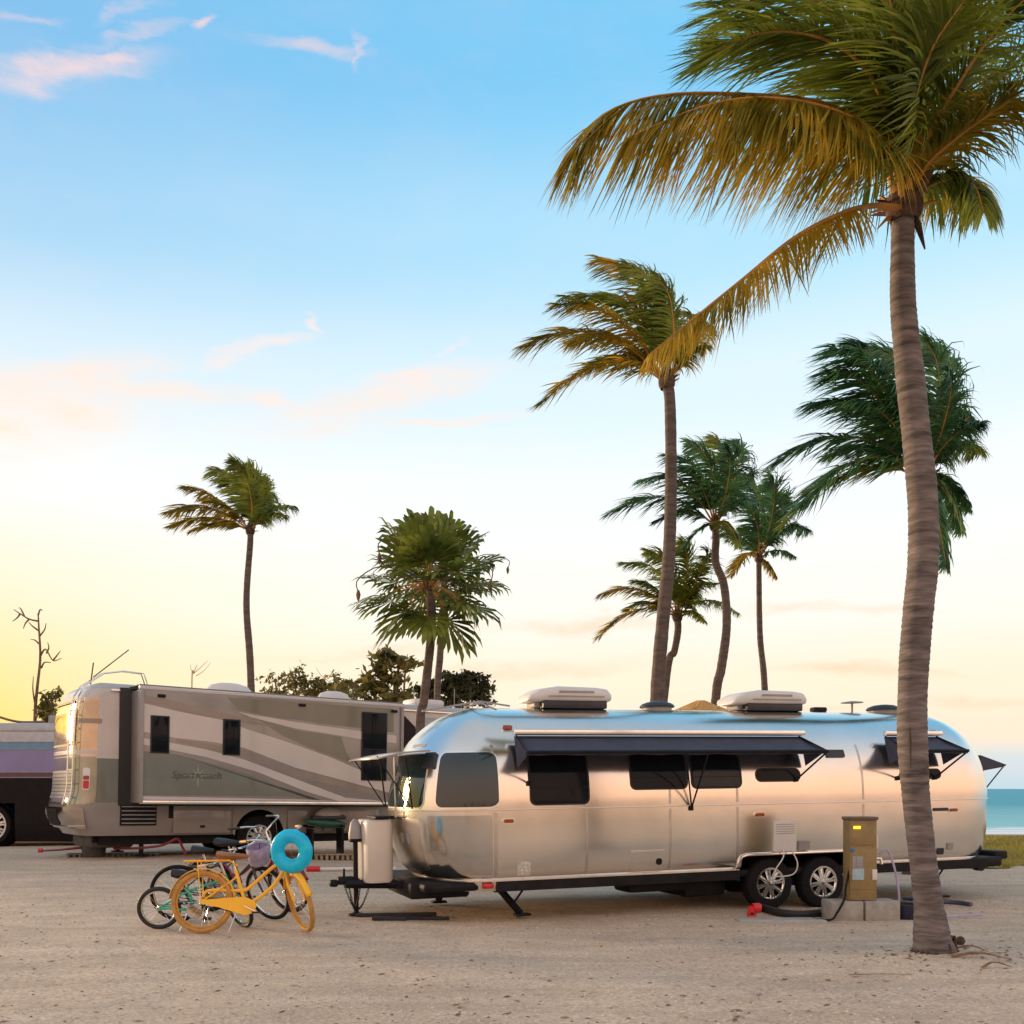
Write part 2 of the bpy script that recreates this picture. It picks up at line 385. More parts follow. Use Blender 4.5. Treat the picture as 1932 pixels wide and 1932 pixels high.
def sea_mat():
    m = bpy.data.materials.new('turquoise sea'); m.use_nodes = True; t = m.node_tree; b = t.nodes['Principled BSDF']
    b.inputs['Roughness'].default_value = .5; b.inputs['Specular IOR Level'].default_value = .06
    g_ = t.nodes.new('ShaderNodeNewGeometry'); mp = t.nodes.new('ShaderNodeMapping'); mp.inputs['Scale'].default_value = (.3, .9, 1)
    t.links.new(g_.outputs['Position'], mp.inputs[0])
    n = t.nodes.new('ShaderNodeTexNoise'); n.inputs['Scale'].default_value = 1; n.inputs['Detail'].default_value = 7; n.inputs['Roughness'].default_value = .68
    t.links.new(mp.outputs[0], n.inputs['Vector'])
    r = t.nodes.new('ShaderNodeValToRGB'); t.links.new(n.outputs['Fac'], r.inputs[0]); e = r.color_ramp.elements
    e[0].position, e[1].position = .33, .68; e[0].color = (.012, .21, .33, 1); e[1].color = (.07, .50, .58, 1)
    sp = t.nodes.new('ShaderNodeSeparateXYZ'); t.links.new(g_.outputs['Position'], sp.inputs[0])
    # shallow water turns pale, with foam lines where it runs up the beach
    mr = t.nodes.new('ShaderNodeMapRange'); t.links.new(sp.outputs[1], mr.inputs[0]); mr.inputs[1].default_value = 160; mr.inputs[2].default_value = 52
    mx = t.nodes.new('ShaderNodeMix'); mx.data_type = 'RGBA'; t.links.new(mr.outputs[0], mx.inputs[0]); t.links.new(r.outputs[0], mx.inputs[6]); mx.inputs[7].default_value = (.30, .63, .66, 1)
    n2 = t.nodes.new('ShaderNodeTexNoise'); n2.inputs['Scale'].default_value = .8; n2.inputs['Detail'].default_value = 6; t.links.new(mp.outputs[0], n2.inputs['Vector'])
    fo = t.nodes.new('ShaderNodeMapRange'); t.links.new(sp.outputs[1], fo.inputs[0]); fo.inputs[1].default_value = 76; fo.inputs[2].default_value = 50; fo.inputs[3].default_value = -.12; fo.inputs[4].default_value = .42
    ad = t.nodes.new('ShaderNodeMath'); ad.operation = 'ADD'; t.links.new(n2.outputs['Fac'], ad.inputs[0]); t.links.new(fo.outputs[0], ad.inputs[1])
    fr = t.nodes.new('ShaderNodeMapRange'); t.links.new(ad.outputs[0], fr.inputs[0]); fr.inputs[1].default_value = .6; fr.inputs[2].default_value = .72
    m2 = t.nodes.new('ShaderNodeMix'); m2.data_type = 'RGBA'; t.links.new(fr.outputs[0], m2.inputs[0]); t.links.new(mx.outputs[2], m2.inputs[6]); m2.inputs[7].default_value = (.82, .86, .86, 1)
    t.links.new(m2.outputs[2], b.inputs['Base Color'])
    bp = t.nodes.new('ShaderNodeBump'); bp.inputs['Strength'].default_value = .5; bp.inputs['Distance'].default_value = .25
    t.links.new(n.outputs['Fac'], bp.inputs['Height']); t.links.new(bp.outputs[0], b.inputs['Normal'])
    return m
sx = axis_steps(-20, 70, 1.2, -9000, 9000); sy = axis_steps(34, 110, .8, 30, 9000)
def sw(x, y):
    k = max(0, 1 - (y - 34) / 300)
    return -.9 + k * (.035 * math.sin(y * .9 + .6 * math.sin(x * .13)) + .02 * math.sin(x * .5 + y * 1.7))
nx = len(sx)
vs = [(x, y, sw(x, y)) for y in sy for x in sx]
fs = [(j * nx + i, j * nx + i + 1, (j + 1) * nx + i + 1, (j + 1) * nx + i) for j in range(len(sy) - 1) for i in range(nx - 1)]
tag(MB().add(vs, fs).build('sea', sea_mat(), auto=0), kind='structure')

rng = np.random.default_rng(5)
def gzv(x, y): return np.array([gz(a, b) for a, b in zip(x, y)])
def pebbles(n, name, m, smin, smax, y0, y1, seed):
    r = np.random.default_rng(seed)
    y = y0 + (y1 - y0) * r.random(n) ** 1.4; x = (r.random(n) - .5) * (y * 1.12 + 1.5)
    z = gzv(x, y); s = smin + (smax - smin) * r.random(n) ** 3
    a = r.random(n) * 6.283; V = []; F = []
    base_ = np.array([[1, 0, 0], [.1, .8, 0], [-.9, .2, 0], [-.2, -.8, 0], [.1, .05, .55]])
    ca, sa = np.cos(a), np.sin(a); st = .6 + .8 * r.random(n)
    for k in range(5):
        bx, by, bz = base_[k]; bx = bx * st * s; by = by * s
        V.append(np.stack([x + ca * bx - sa * by, y + sa * bx + ca * by, z + bz * s - .001], 1))
    V = np.stack(V, 1).reshape(-1, 3); b = (np.arange(n) * 5)[:, None]
    F = np.concatenate([b + np.array([[0, 1, 4]]), b + np.array([[1, 2, 4]]), b + np.array([[2, 3, 4]]), b + np.array([[3, 0, 4]])])
    me = bpy.data.meshes.new(name); me.from_pydata(V.tolist(), [], F.tolist()); me.update()
    return mkobj(name, me, m, None, False)
tag(pebbles(30000, 'gravel', mat('pale gravel', (.52, .42, .34), .9, 0, var=.3, vs=14), .005, .022, 6, 21, 1), 'pale coral gravel scattered over the sand', 'gravel', kind='stuff')
tag(pebbles(3000, 'dark_gravel', mat('brown gravel', (.20, .14, .11), .9, 0, var=.5, vs=14), .005, .022, 6, 21, 2), 'small dark brown stones and bark crumbs scattered on the sand', 'gravel', kind='stuff')

def grass():
    r = np.random.default_rng(9); n = 26000
    y = 20.5 + 13 * r.random(n); x = 8.5 + (y * .62 - 5.5) * r.random(n)
    # ragged front edge of the lawn
    keep = y > 20.6 + .5 * np.sin(x * 1.3) + .35 * np.sin(x * 3.1) - (x - 9.5) * .10
    x, y = x[keep], y[keep]; n = len(x); z = gzv(x, y)
    h = .05 + .09 * r.random(n); a = r.random(n) * 6.283; w = .012 + .012 * r.random(n); l = (r.random((n, 2)) - .5) * .12
    ca, sa = np.cos(a) * w, np.sin(a) * w
    V = np.stack([np.stack([x - ca, y - sa, z - .01], 1), np.stack([x + ca, y + sa, z - .01], 1), np.stack([x + l[:, 0], y + l[:, 1], z + h], 1)], 1).reshape(-1, 3)
    F = (np.arange(n) * 3)[:, None] + np.array([[0, 1, 2]])
    me = bpy.data.meshes.new('grass'); me.from_pydata(V.tolist(), [], F.tolist()); me.update()
    o = mkobj('grass', me, mat('dune grass', (.20, .17, .02), .8, 0, var=.45, vs=.5, c2=(.27, .24, .03), transl=.2), None, False)
    tag(o, 'green and ochre beach grass between the sand lot and the sea', 'grass', kind='stuff')
    # turf sheet the blades grow from
    xs = np.arange(8.0, 22, .4); ys = np.arange(20.6, 36, .4); vs = []; fs = []
    for yy in ys:
        for xx in xs:
            e = yy - (20.6 + .5 * math.sin(xx * 1.3) + .35 * math.sin(xx * 3.1) - (xx - 9.5) * .10)
            vs.append((xx, yy, gz(xx, yy) + min(.035, max(-.05, e * .08))))
    k = len(xs)
    for j in range(len(ys) - 1):
        for i in range(k - 1): fs.append((j * k + i, j * k + i + 1, (j + 1) * k + i + 1, (j + 1) * k + i))
    tag(MB().add(vs, fs).build('lawn', mat('turf', (.18, .14, .025), .95, 0, var=.45, vs=1.2, bump=.5, bs=20, c2=(.26, .20, .045)), auto=0), kind='structure')
grass()

# ------------------------------------------------------------------ lofted vehicle shells
class Shell:
    """rings of a rounded plan outline stacked in z; local x along the vehicle, near side at y = yc - w"""
    def __init__(s, prof, L, yc, n=2.4):
        q = spline(prof, 160)          # columns: w, z, front extent, rear extent
        s.w, s.z, s.ef, s.er = q.T; s.L, s.yc, s.n = L, yc, n
        s.z = np.maximum.accumulate(s.z + np.arange(len(s.z)) * 1e-6)
    def at(s, q, z):
        w = np.interp(z, s.z, s.w); e = np.interp(z, s.z, s.ef if q < 0 else s.er)
        if 0 <= q <= s.L: return Vector((q, s.yc - w, z))
        a = (-q if q < 0 else q - s.L) / 1.6          # 0 at the side, 1 at the middle of the end, 2 at the far side
        t = a * math.pi / 2; p = 2 / s.n
        ct, st = math.cos(t), math.sin(t)
        yy = s.yc - w * math.copysign(abs(ct) ** p, ct); xx = e * abs(st) ** p
        return Vector((-xx if q < 0 else s.L + xx, yy, z))
    def nrm(s, q, z):
        h = .01; zz = min(max(z, s.z[0] + h), s.z[-1] - h)
        a = s.at(q + h, zz) - s.at(q - h, zz); b = s.at(q, zz + h) - s.at(q, zz - h)
        n = a.cross(b)
        return n.normalized() if n.length > 1e-9 else Vector((0, 0, 1))
    def qs(s, extra=(), nend=28, step=.3):
        L = s.L
        nose = [-3.2 + 3.2 * i / (2 * nend) for i in range(2 * nend)]
        side = sorted(set([round(x, 4) for x in np.linspace(0, L, int(L / step) + 1)] + list(extra)))
        tail = [L + 3.2 * (i + 1) / (2 * nend) for i in range(2 * nend)]
        return nose + side + tail
    def band(s, z0, z1, nz, extra=(), cut=None, far=True, off=0, zs=None):
        q = s.qs(extra); zs = zs if zs is not None else list(np.linspace(z0, z1, nz + 1))
        m = MB(); vs = []; ny = len(q)
        for z in zs:
            for a in q:
                p = s.at(a, z)
                if off: p = p + s.nrm(a, z) * off
                vs.append(p)
        side = [i for i, a in enumerate(q) if 0 <= a <= s.L]
        # far side closes the loop
        fs = []
        for j in range(len(zs) - 1):
            for i in range(ny - 1):
                zm = (zs[j] + zs[j + 1]) / 2; qm = (q[i] + q[i + 1]) / 2
                if cut and cut(qm, zm): continue
                fs.append((j * ny + i, j * ny + i + 1, (j + 1) * ny + i + 1, (j + 1) * ny + i))
            if far: fs.append((j * ny + ny - 1, j * ny, (j + 1) * ny, (j + 1) * ny + ny - 1))
        return m.add(vs, fs)
    def patch(s, q0, q1, z0, z1, r=.06, off=.006, nq=None, slant=0):
        """a thin plate with rounded corners lying on the shell"""
        nq = nq or max(2, int(abs(q1 - q0) / .06)); r = min(r, (z1 - z0) / 2 * .98, abs(q1 - q0) / 2 * .98)
        zs = [z0 + r * (1 - math.cos(a)) for a in np.linspace(0, math.pi / 2, 6)]
        zs += list(np.linspace(z0 + r, z1 - r, max(2, int((z1 - z0 - 2 * r) / .08) + 1)))[1:-1]
        zs += [z1 - r * (1 - math.cos(a)) for a in np.linspace(math.pi / 2, 0, 6)]
        vs = []; ins = []; k = nq + 1
        for z in zs:
            c = 0
            if z < z0 + r: c = r - math.sqrt(max(0, r * r - (z0 + r - z) ** 2))
            if z > z1 - r: c = r - math.sqrt(max(0, r * r - (z - z1 + r) ** 2))
            sh = slant * (z - z0)
            for i in range(k):
                a = q0 + sh + c + (q1 - q0 - 2 * c) * i / nq
                p = s.at(a, z); n = s.nrm(a, z); vs.append(p + n * off); ins.append(p - n * .004)
        m = MB(); nr = len(zs); fs = []
        for j in range(nr - 1):
            for i in range(k - 1): fs.append((j * k + i, j * k + i + 1, (j + 1) * k + i + 1, (j + 1) * k + i))
        loop = list(range(k)) + [j * k + k - 1 for j in range(1, nr)] + list(range(nr * k - 2, (nr - 1) * k - 1, -1)) + [j * k for j in range(nr - 2, 0, -1)]
        b = len(vs); vs += [ins[i] for i in loop]; n = len(loop)
        for i in range(n):
            j = (i + 1) % n; fs.append((loop[j], loop[i], b + i, b + j))
        return m.add(vs, fs)
    def strip(s, q0, q1, z, h, off=.008, r=None):
        a = [x for x in s.qs(()) if q0 < x < q1]; pts = [q0] + a + [q1]
        return MB().tube([s.at(x, z) + s.nrm(x, z) * off for x in pts], h, 6, flat=.6)

def road_wheel(parent, c, Rt, Rr, wid, nsp, m_rim, name='wheel', out=-1):
    """tyre + alloy rim with windows, axle along local y, outer face towards out*y"""
    cx, cy, cz = c; o = out
    prof = [(Rr, -wid / 2), (Rt * .86, -wid / 2), (Rt * .96, -wid * .44), (Rt, -wid * .3), (Rt, wid * .3), (Rt * .96, wid * .44), (Rt * .86, wid / 2), (Rr, wid / 2)]
    ty = MB().lathe(prof, c, 'y', 40)
    for k in range(40):          # tread blocks
        a = 2 * math.pi * k / 40
        mm = Matrix.Rotation(-a, 3, 'Y')
        ty.box(Vector(c) + mm @ Vector((Rt + .002, 0, 0)), (.012, wid * .56, Rt * .09), m=mm)
    w = ty.build(name, TYRE, parent)
    rim = MB().lathe([(Rr * 1.02, o * wid * .50), (Rr * 1.02, o * wid * .36), (Rr * .9, o * wid * .34), (Rr * .86, o * wid * .44), (Rr * .92, o * wid * .5), (Rr * 1.02, o * wid * .5)], c, 'y', 40)
    rim.lathe([(.001, o * wid * .5), (Rr * .2, o * wid * .49), (Rr * .27, o * wid * .43), (Rr * .27, o * wid * .3)], c, 'y', 20)
    for k in range(nsp):
        a = 2 * math.pi * (k + .25) / nsp; d = Vector((math.cos(a), 0, math.sin(a)))
        for f in (-1, 1):
            e = Vector((-d.z, 0, d.x)) * Rr * .07 * f
            rim.tube([Vector(c) + d * Rr * .2 + e * .6 + Vector((0, o * wid * .42, 0)), Vector(c) + d * Rr * .9 + e * 1.5 + Vector((0, o * wid * .41, 0))], Rr * .085, 6)
    rim.build('rim', m_rim, w)
    bk = MB().lathe([(.001, o * wid * .14), (Rr * .98, o * wid * .14), (Rr, o * wid * .3)], c, 'y', 30)
    bk.build('brake_drum', CHAS, w)
    return w

# ------------------------------------------------------------------ silver travel trailer
TPSI, TK, TV = R(19.25), 68013.0, 6500.0
TO = Vector((-.146, 12.24, 0)); TSL = .015
def TX(u, v=None, dd=0):
    """photo position -> (x, z) on the trailer's near side"""
    d = TK / (TV - u); X = (u - 966) / PX * d
    x = (X - TO.x) * math.cos(TPSI) + (d - TO.y) * math.sin(TPSI)
    if v is None: return x
    return x, CAMZ - (v - HZ) / PX * d - TSL * x
tr = thing('travel_trailer', 'polished aluminium travel trailer with navy awnings, parked behind the leaning palm', 'trailer', TO, (0, -TSL, TPSI))
TL = 6.9
tprof = [(1.13, .47, .60, .80), (1.19, .53, .74, .90), (1.225, .66, .86, .97), (1.245, .86, .94, 1.03), (1.25, 1.1, .985, 1.06), (1.25, 1.3, 1.0, 1.07), (1.247, 1.5, .985, 1.06),
         (1.23, 1.7, .95, 1.02), (1.19, 1.88, .90, .96), (1.125, 2.03, .83, .88), (1.02, 2.18, .72, .77), (.88, 2.31, .57, .62), (.70, 2.42, .40, .44), (.47, 2.50, .20, .24), (.24, 2.545, .02, .05), (.004, 2.56, -.1, -.1)]
tprof = [(w, z if z < 1.9 else 1.88 + (z - 1.88) * (.765 / .68), f, r) for w, z, f, r in tprof]
ts = Shell(tprof, TL, 1.25, 2.35)
BELT = 1.335
WX0, WX1, WZ = 3.36, 5.16, .66
cutw = lambda q, z: WX0 < q < WX1 and z < WZ
zl = [.47, .50, .53, .57, .61, WZ] + list(np.linspace(WZ, BELT - .004, 14))[1:]
ts.band(0, 0, 0, extra=(WX0, WX1), cut=cutw, zs=zl).build('lower_shell', ALU, tr, auto=0)
zu = [z for z in ts.z if z > BELT + .004]; zu = [BELT + .004] + zu[::2] + ([zu[-1]] if len(zu) % 2 == 0 else [])
ts.band(0, 0, 0, zs=zu).build('upper_shell', ALU, tr, auto=0)
ts.strip(-3.1, TL + 3.1, BELT, .014, .004).build('belt_trim', ALU2, tr)
ts.strip(-3.1, WX0 - .02, .49, .024, .012).build('bottom_rail', ALU2, tr)
ts.strip(WX1 + .02, TL + 3.1, .49, .024, .012).build('bottom_rail', ALU2, tr)
# riveted vertical seams
for q in (-.02, 1.15, 2.3, 3.28, 5.25):
    m = MB()
    for (z0, z1) in ((.55, BELT - .03), (BELT + .03, 2.12)):
        pm = ts.patch(q - .017, q + .017, z0, z1, .002, .0025, nq=2); m.add(pm.v, pm.f)
        for z in np.arange(z0 + .03, z1 - .02, .045):
            p_ = ts.at(q, z); n_ = ts.nrm(q, z); m.box(p_ + n_ * .004, (.012, .005, .012))
    tag(m.build('riveted_seam', ALUS, tr), kind='stuff')
# apron below the rail at the front corner
qa = [q for q in np.linspace(-1.25, .02, 22)]; vs = []
for f in (0, .35, .7, 1):
    for q in qa:
        p = ts.at(q, .49); n_ = ts.nrm(q, .6); n_.z = 0; n_.normalize(); taper = min(1, (q + 1.25) / .5)
        vs.append(p + n_ * (.004 - .03 * f * f) + Vector((0, 0, -.135 * f * taper)))
k = len(qa); MB().add(vs, [(i * k + j, (i + 1) * k + j, (i + 1) * k + j + 1, i * k + j + 1) for i in range(3) for j in range(k - 1)]).build('front_apron', ALU, tr)
ts.patch(-1.0, -.80, 1.84, 2.03, .02, .03).build('visor_flap', DPL, tr)
# darker formed panel on the lower nose corner with its bright frame
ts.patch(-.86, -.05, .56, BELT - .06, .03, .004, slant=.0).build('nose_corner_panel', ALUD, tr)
ts.patch(-2.2, -1.0, .60, BELT - .10, .04, .005).build('front_hatch', mat('aluminium hatch', (.70, .66, .6), .3, 1, var=.06, vs=3), tr)
for q in (-1.24, -1.40):
    ts.patch(q - .03, q + .03, .92, 1.05, .02, .012).build('hatch_latch', GPL, tr)
# front windows
for (q0, q1, nm) in ((-.73, .01, 'corner_window'), (-2.27, -.93, 'front_window'), (-3.2, -2.47, 'corner_window')):
    w = ts.patch(q0 - .02, q1 + .02, BELT + .02, 2.045, .10, .006).build('window_frame', ALU2 if nm == 'corner_window' else CRM, tr); w.name = nm
    ts.patch(q0, q1, BELT + .04, 2.025, .085, .011).build('pane', GLASSB, w)
# side windows
for (u0, u1, v0, v1, ins) in ((1003, 1116, 1418, 1519, 1), (1193, 1302, 1420, 1490, 0), (1308, 1404, 1420, 1488, 0), (1430, 1515, 1449, 1475, 0), (1722, 1780, 1450, 1470, 0)):
    x0, zt = TX(u0, v0); x1, zb = TX(u1, v1); z0 = TX((u0 + u1) / 2, v1)[1]; z1 = TX((u0 + u1) / 2, v0)[1]
    w = ts.patch(x0, x1, z0, z1, .085, .008).build('window', RUB, tr)
    ts.patch(x0 + .022, x1 - .022, z0 + .022, z1 - .022, .07, .011).build('pane', GLASS, w)
    if z1 - z0 > .2 and x0 > 2: ts.patch(x0 + .03, x1 - .03, z0 + .03, z0 + .52 * (z1 - z0), .05, .0135).build('painted_reflection', mat('grey painted reflection', (.022, .026, .036), .15, 0, var=.2, vs=3, spec=.25), w)  # paler lower half: reflection below the awning's shadow, put into the glass colour
    if z1 - z0 > .3:
        ts.strip(x0 + .03, x1 - .03, z0 + (z1 - z0) * .33, .006, .014).build('glazing_bar', RUB, w)
# marker lights
for (u, v) in ((979, 1372), (962, 1549), (1435, 1537), (1791, 1381), (1808, 1528)):
    x, z = TX(min(u, 1800), v)
    b = ts.patch(x - .085, x + .085, z - .035, z + .035, .033, .012).build('marker_light', ALU2, tr)
    ts.patch(x - .06, x + .06, z - .022, z + .022, .02, .03).build('lens', AMB, b)
lw = MB().box((-.12, .07, .425), (.15, .05, .06), bev=.02).build('marker_light', RED, tr)
# hatches, vents, plates
def plate(u0, u1, v0, v1, m, name, off=.008, r=.015):
    x0 = TX(u0); x1 = TX(u1); z0 = TX((u0 + u1) / 2, v1)[1]; z1 = TX((u0 + u1) / 2, v0)[1]
    return ts.patch(x0, x1, z0, z1, r, off).build(name, m, tr), (x0, x1, z0, z1)
h, b_ = plate(1194, 1258, 1604, 1644, ALU2, 'storage_hatch')
ts.patch(b_[0] + .015, b_[1] - .015, b_[2] + .015, b_[3] - .015, .01, .012).build('hatch_door', ALU, h)
ts.patch(b_[1] - .13, b_[1] - .05, b_[2] + .08, b_[2] + .16, .03, .02).build('hatch_latch', CHAS, h)
h, b_ = plate(1461, 1503, 1548, 1606, WPL, 'water_heater_door', .02)
for k in range(5):
    ts.strip(b_[0] + .03, b_[1] - .03, b_[3] - .05 - k * .03, .006, .021).build('louvre', GPL, h)
plate(1508, 1528, 1586, 1604, GPL, 'cable_inlet', .03)
plate(980, 1004, 1626, 1652, mat('printed sticker', (.55, .55, .52), .5, 0, var=.35, vs=40), 'sticker', .005)
plate(1570, 1604, 1415, 1429, DPL, 'side_vent', .02)
plate(1772, 1784, 1600, 1612, DPL, 'outlet_cover', .015)
plate(1763, 1790, 1524, 1530, DPL, 'side_handle', .02)
plate(1790, 1800, 1590, 1603, GPL, 'inlet_box', .02)
ts.patch(-1.45, -1.1, 2.12, 2.155, .015, .006).build('nameplate', GPL, tr)
# wheel well: trim and liner
pts = [ts.at(WX0 - .06, .52), ts.at(WX0 - .05, .60), ts.at(WX0 - .01, .655), ts.at(WX0 + .07, .675)] + [ts.at(x, .675) for x in np.linspace(WX0 + .3, WX1 - .3, 5)] + [ts.at(WX1 - .07, .675), ts.at(WX1 + .01, .655), ts.at(WX1 + .05, .60), ts.at(WX1 + .06, .52)]
MB().tube([p + Vector((0, -.012, 0)) for p in pts], .02, 8).build('wheel_arch_trim', ALU2, tr)
m = MB().box(((WX0 + WX1) / 2, .55, .70), (WX1 - WX0 + .1, .95, .04)).box((WX0 - .03, .55, .52), (.04, .95, .38)).box((WX1 + .03, .55, .52), (.04, .95, .38)).box(((WX0 + WX1) / 2, 1.04, .5), (WX1 - WX0 + .1, .04, .42))
m.build('wheel_well_liner', CHAS, tr)
for x in (TX(1462), TX(1562)):
    road_wheel(tr, (x, .19, .328 - TSL * x), .345, .215, .21, 8, CHR)
    road_wheel(tr, (x, 2.31, .328 - TSL * x), .345, .215, .21, 8, CHR, out=1)
MB().box((4.26, 1.25, .26), (.09, 2.0, .09)).box((3.85, 1.25, .26), (.07, 2.0, .07)).box((4.67, 1.25, .26), (.07, 2.0, .07)).build('axle', CHAS, tr)
# belly pan and chassis
MB().box((3.2, 1.25, .42), (8.2, 2.22, .11), bev=.05).build('belly_pan', CHAS, tr)
for y in (.1, 2.4):
    MB().box((1.65, y, .41), (3.3, .08, .12)).build('frame_rail', CHAS, tr); MB().box((6.35, y, .41), (2.2, .08, .13)).build('frame_rail', CHAS, tr)
MB().box((-.62, 1.05, .37), (.75, 1.3, .2), bev=.04).build('underfloor_tank', CHAS, tr)
MB().box((3.0, 1.0, .25), (.62, 1.3, .26), bev=.05).build('grey_water_tank', CHAS, tr)
MB().box((2.3, .55, .30), (.9, .5, .16), bev=.05).build('drain_tray', CHAS, tr)
MB().box((7.15, 1.25, .42), (1.2, 2.3, .14), bev=.03).build('rear_frame', CHAS, tr)
MB().box((7.84, 1.25, .50), (.24, 2.1, .12), bev=.03).build('rear_bumper', CHAS, tr)
MB().lathe([(.001, -.06), (.07, -.06), (.07, .06), (.001, .06)], (7.55, .35, .34), 'y', 16).build('spare_roller', RUB, tr)
MB().box((7.6, .13, .44), (.1, .04, .06), bev=.015).build('marker_light', RED, tr)
# A-frame tongue, coupler, jack, chains
m = MB()
for y in (.45, 2.05): m.tube([(-.1, y, .41), (-1.62, 1.25 + (y - 1.25) * .06, .42)], .055, 4)
m.box((-1.0, 1.25, .42), (.1, .9, .1)); m.build('tongue', CHAS, tr)
MB().box((-1.62, 1.25, .46), (.22, .13, .10), bev=.03).box((-1.77, 1.25, .43), (.12, .11, .09), bev=.04).box((-1.64, 1.25, .55), (.03, .03, .12), bev=.008).build('coupler', CHAS, tr)
jk = MB().tube([(-1.5, 1.2, .02), (-1.5, 1.2, .95)], .032, 12).lathe([(.001, .0), (.1, .0), (.1, .02), (.03, .04)], (-1.5, 1.2, .02)).build('tongue_jack', CHAS, tr)
MB().box((-1.5, 1.2, .965), (.16, .13, .045), bev=.02).build('jack_flange', CHAS, jk)
MB().lathe([(.085, 0), (.085, .06), (.06, .2), (.02, .25), (.001, .25)], (-1.5, 1.2, .985), n=12).build('jack_motor_cover', GPL, jk)
for (a, b, lo) in (((-1.6, 1.13, .4), (-1.46, 1.12, .40), .12), ((-1.62, 1.36, .4), (-1.3, 1.3, .4), .08)):
    m = MB()
    pts = [Vector(a).lerp(Vector(b), t) - Vector((0, 0, (.4 - lo) * math.sin(math.pi * t))) for t in np.linspace(0, 1, 24)]
    for i in range(23):
        c = (pts[i] + pts[i + 1]) / 2; dirv = (pts[i + 1] - pts[i]).normalized(); sd = (dirv.orthogonal() if i % 2 else dirv.cross(dirv.orthogonal())).normalized()
        m.tube([c + dirv * .024 * math.cos(w) + sd * .012 * math.sin(w) for w in np.linspace(0, 2 * math.pi, 9)[:-1]], .0045, 5, closed=True)
    m.build('safety_chain', CHAS, tr)
# propane bottle cover
pc = MB()
prof = []
n_ = 28; cx, cy = -1.24, 1.25
for (z, k) in ((.44, .96), (.47, 1), (1.16, 1), (1.2, .97), (1.22, .9)):
    for j in range(n_):
        a = 2 * math.pi * j / n_; ca, sa = math.cos(a), math.sin(a)
        prof.append((cx + .19 * k * math.copysign(abs(ca) ** .55, ca), cy + .36 * k * math.copysign(abs(sa) ** .55, sa), z))
fs = [(i * n_ + j, i * n_ + (j + 1) % n_, (i + 1) * n_ + (j + 1) % n_, (i + 1) * n_ + j) for i in range(4) for j in range(n_)] + [tuple(range(4 * n_, 5 * n_))]
c_ = pc.add(prof, fs).build('gas_bottle_cover', CRM, tr)
MB().box((-1.16, 1.25, 1.245), (.26, .55, .035), bev=.015).build('cover_lid', CHAS, c_)
# stabiliser legs
for (x, y, dx_) in ((.10, .32, .28), (.0, 2.1, -.2), (6.6, .35, .25), (6.6, 2.1, .2)):
    g0 = -TSL * x + .01
    MB().box((x, y, .36), (.12, .1, .08)).tube([(x, y, .37), (x + dx_, y, g0 + .03)], .045, 4).tube([(x + .35, y, .38), (x + dx_ * .7, y, .18)], .014, 6).box((x + dx_ + .02, y, g0 + .02), (.2, .14, .03), bev=.01).build('stabiliser_leg', CHAS, tr)
# stone-guard visor over the front window
vm = MB(); ys = np.linspace(.42, 2.08, 13); vv = []
for k, f in enumerate(np.linspace(0, 1, 7)):
    for y in ys:
        e = .84 * (1 - (abs(y - 1.25) / 1.25) ** 2.35) ** (1 / 2.35)
        vv.append((-e - .03 - f * .64, y, 2.07 - .09 * f + .02 * math.sin(math.pi * f)))
k = len(ys); ff = [(i * k + j, (i + 1) * k + j, (i + 1) * k + j + 1, i * k + j + 1) for i in range(6) for j in range(k - 1)]
n0 = len(vv); vv2 = vv + [(x, y, z - .02) for x, y, z in vv]
ff2 = ff + [tuple(i + n0 for i in f[::-1]) for f in ff]
bl = list(range(k)) + [i * k + k - 1 for i in range(1, 7)] + [6 * k + j for j in range(k - 2, -1, -1)] + [i * k for i in range(5, 0, -1)]
ff2 += [(bl[i], bl[(i + 1) % len(bl)], bl[(i + 1) % len(bl)] + n0, bl[i] + n0) for i in range(len(bl))]
vo = vm.add(vv2, ff2).build('window_visor', mat('visor acrylic', (.30, .26, .24), .25, 0, var=.1, vs=4, coat=.4), tr)
for y in (.5, 2.0):
    MB().tube([(-.93, y, 1.36), (-1.0, y - .0, 1.98)], .011, 6).tube([(-.95, y, 1.38), (-1.35, y, 2.0)], .008, 6).build('visor_strut', CHAS, vo)
MB().tube([(-1.04, .9, 1.25), (-1.06, .9, 2.0)], .012, 6).build('antenna_post', CHR, tr)
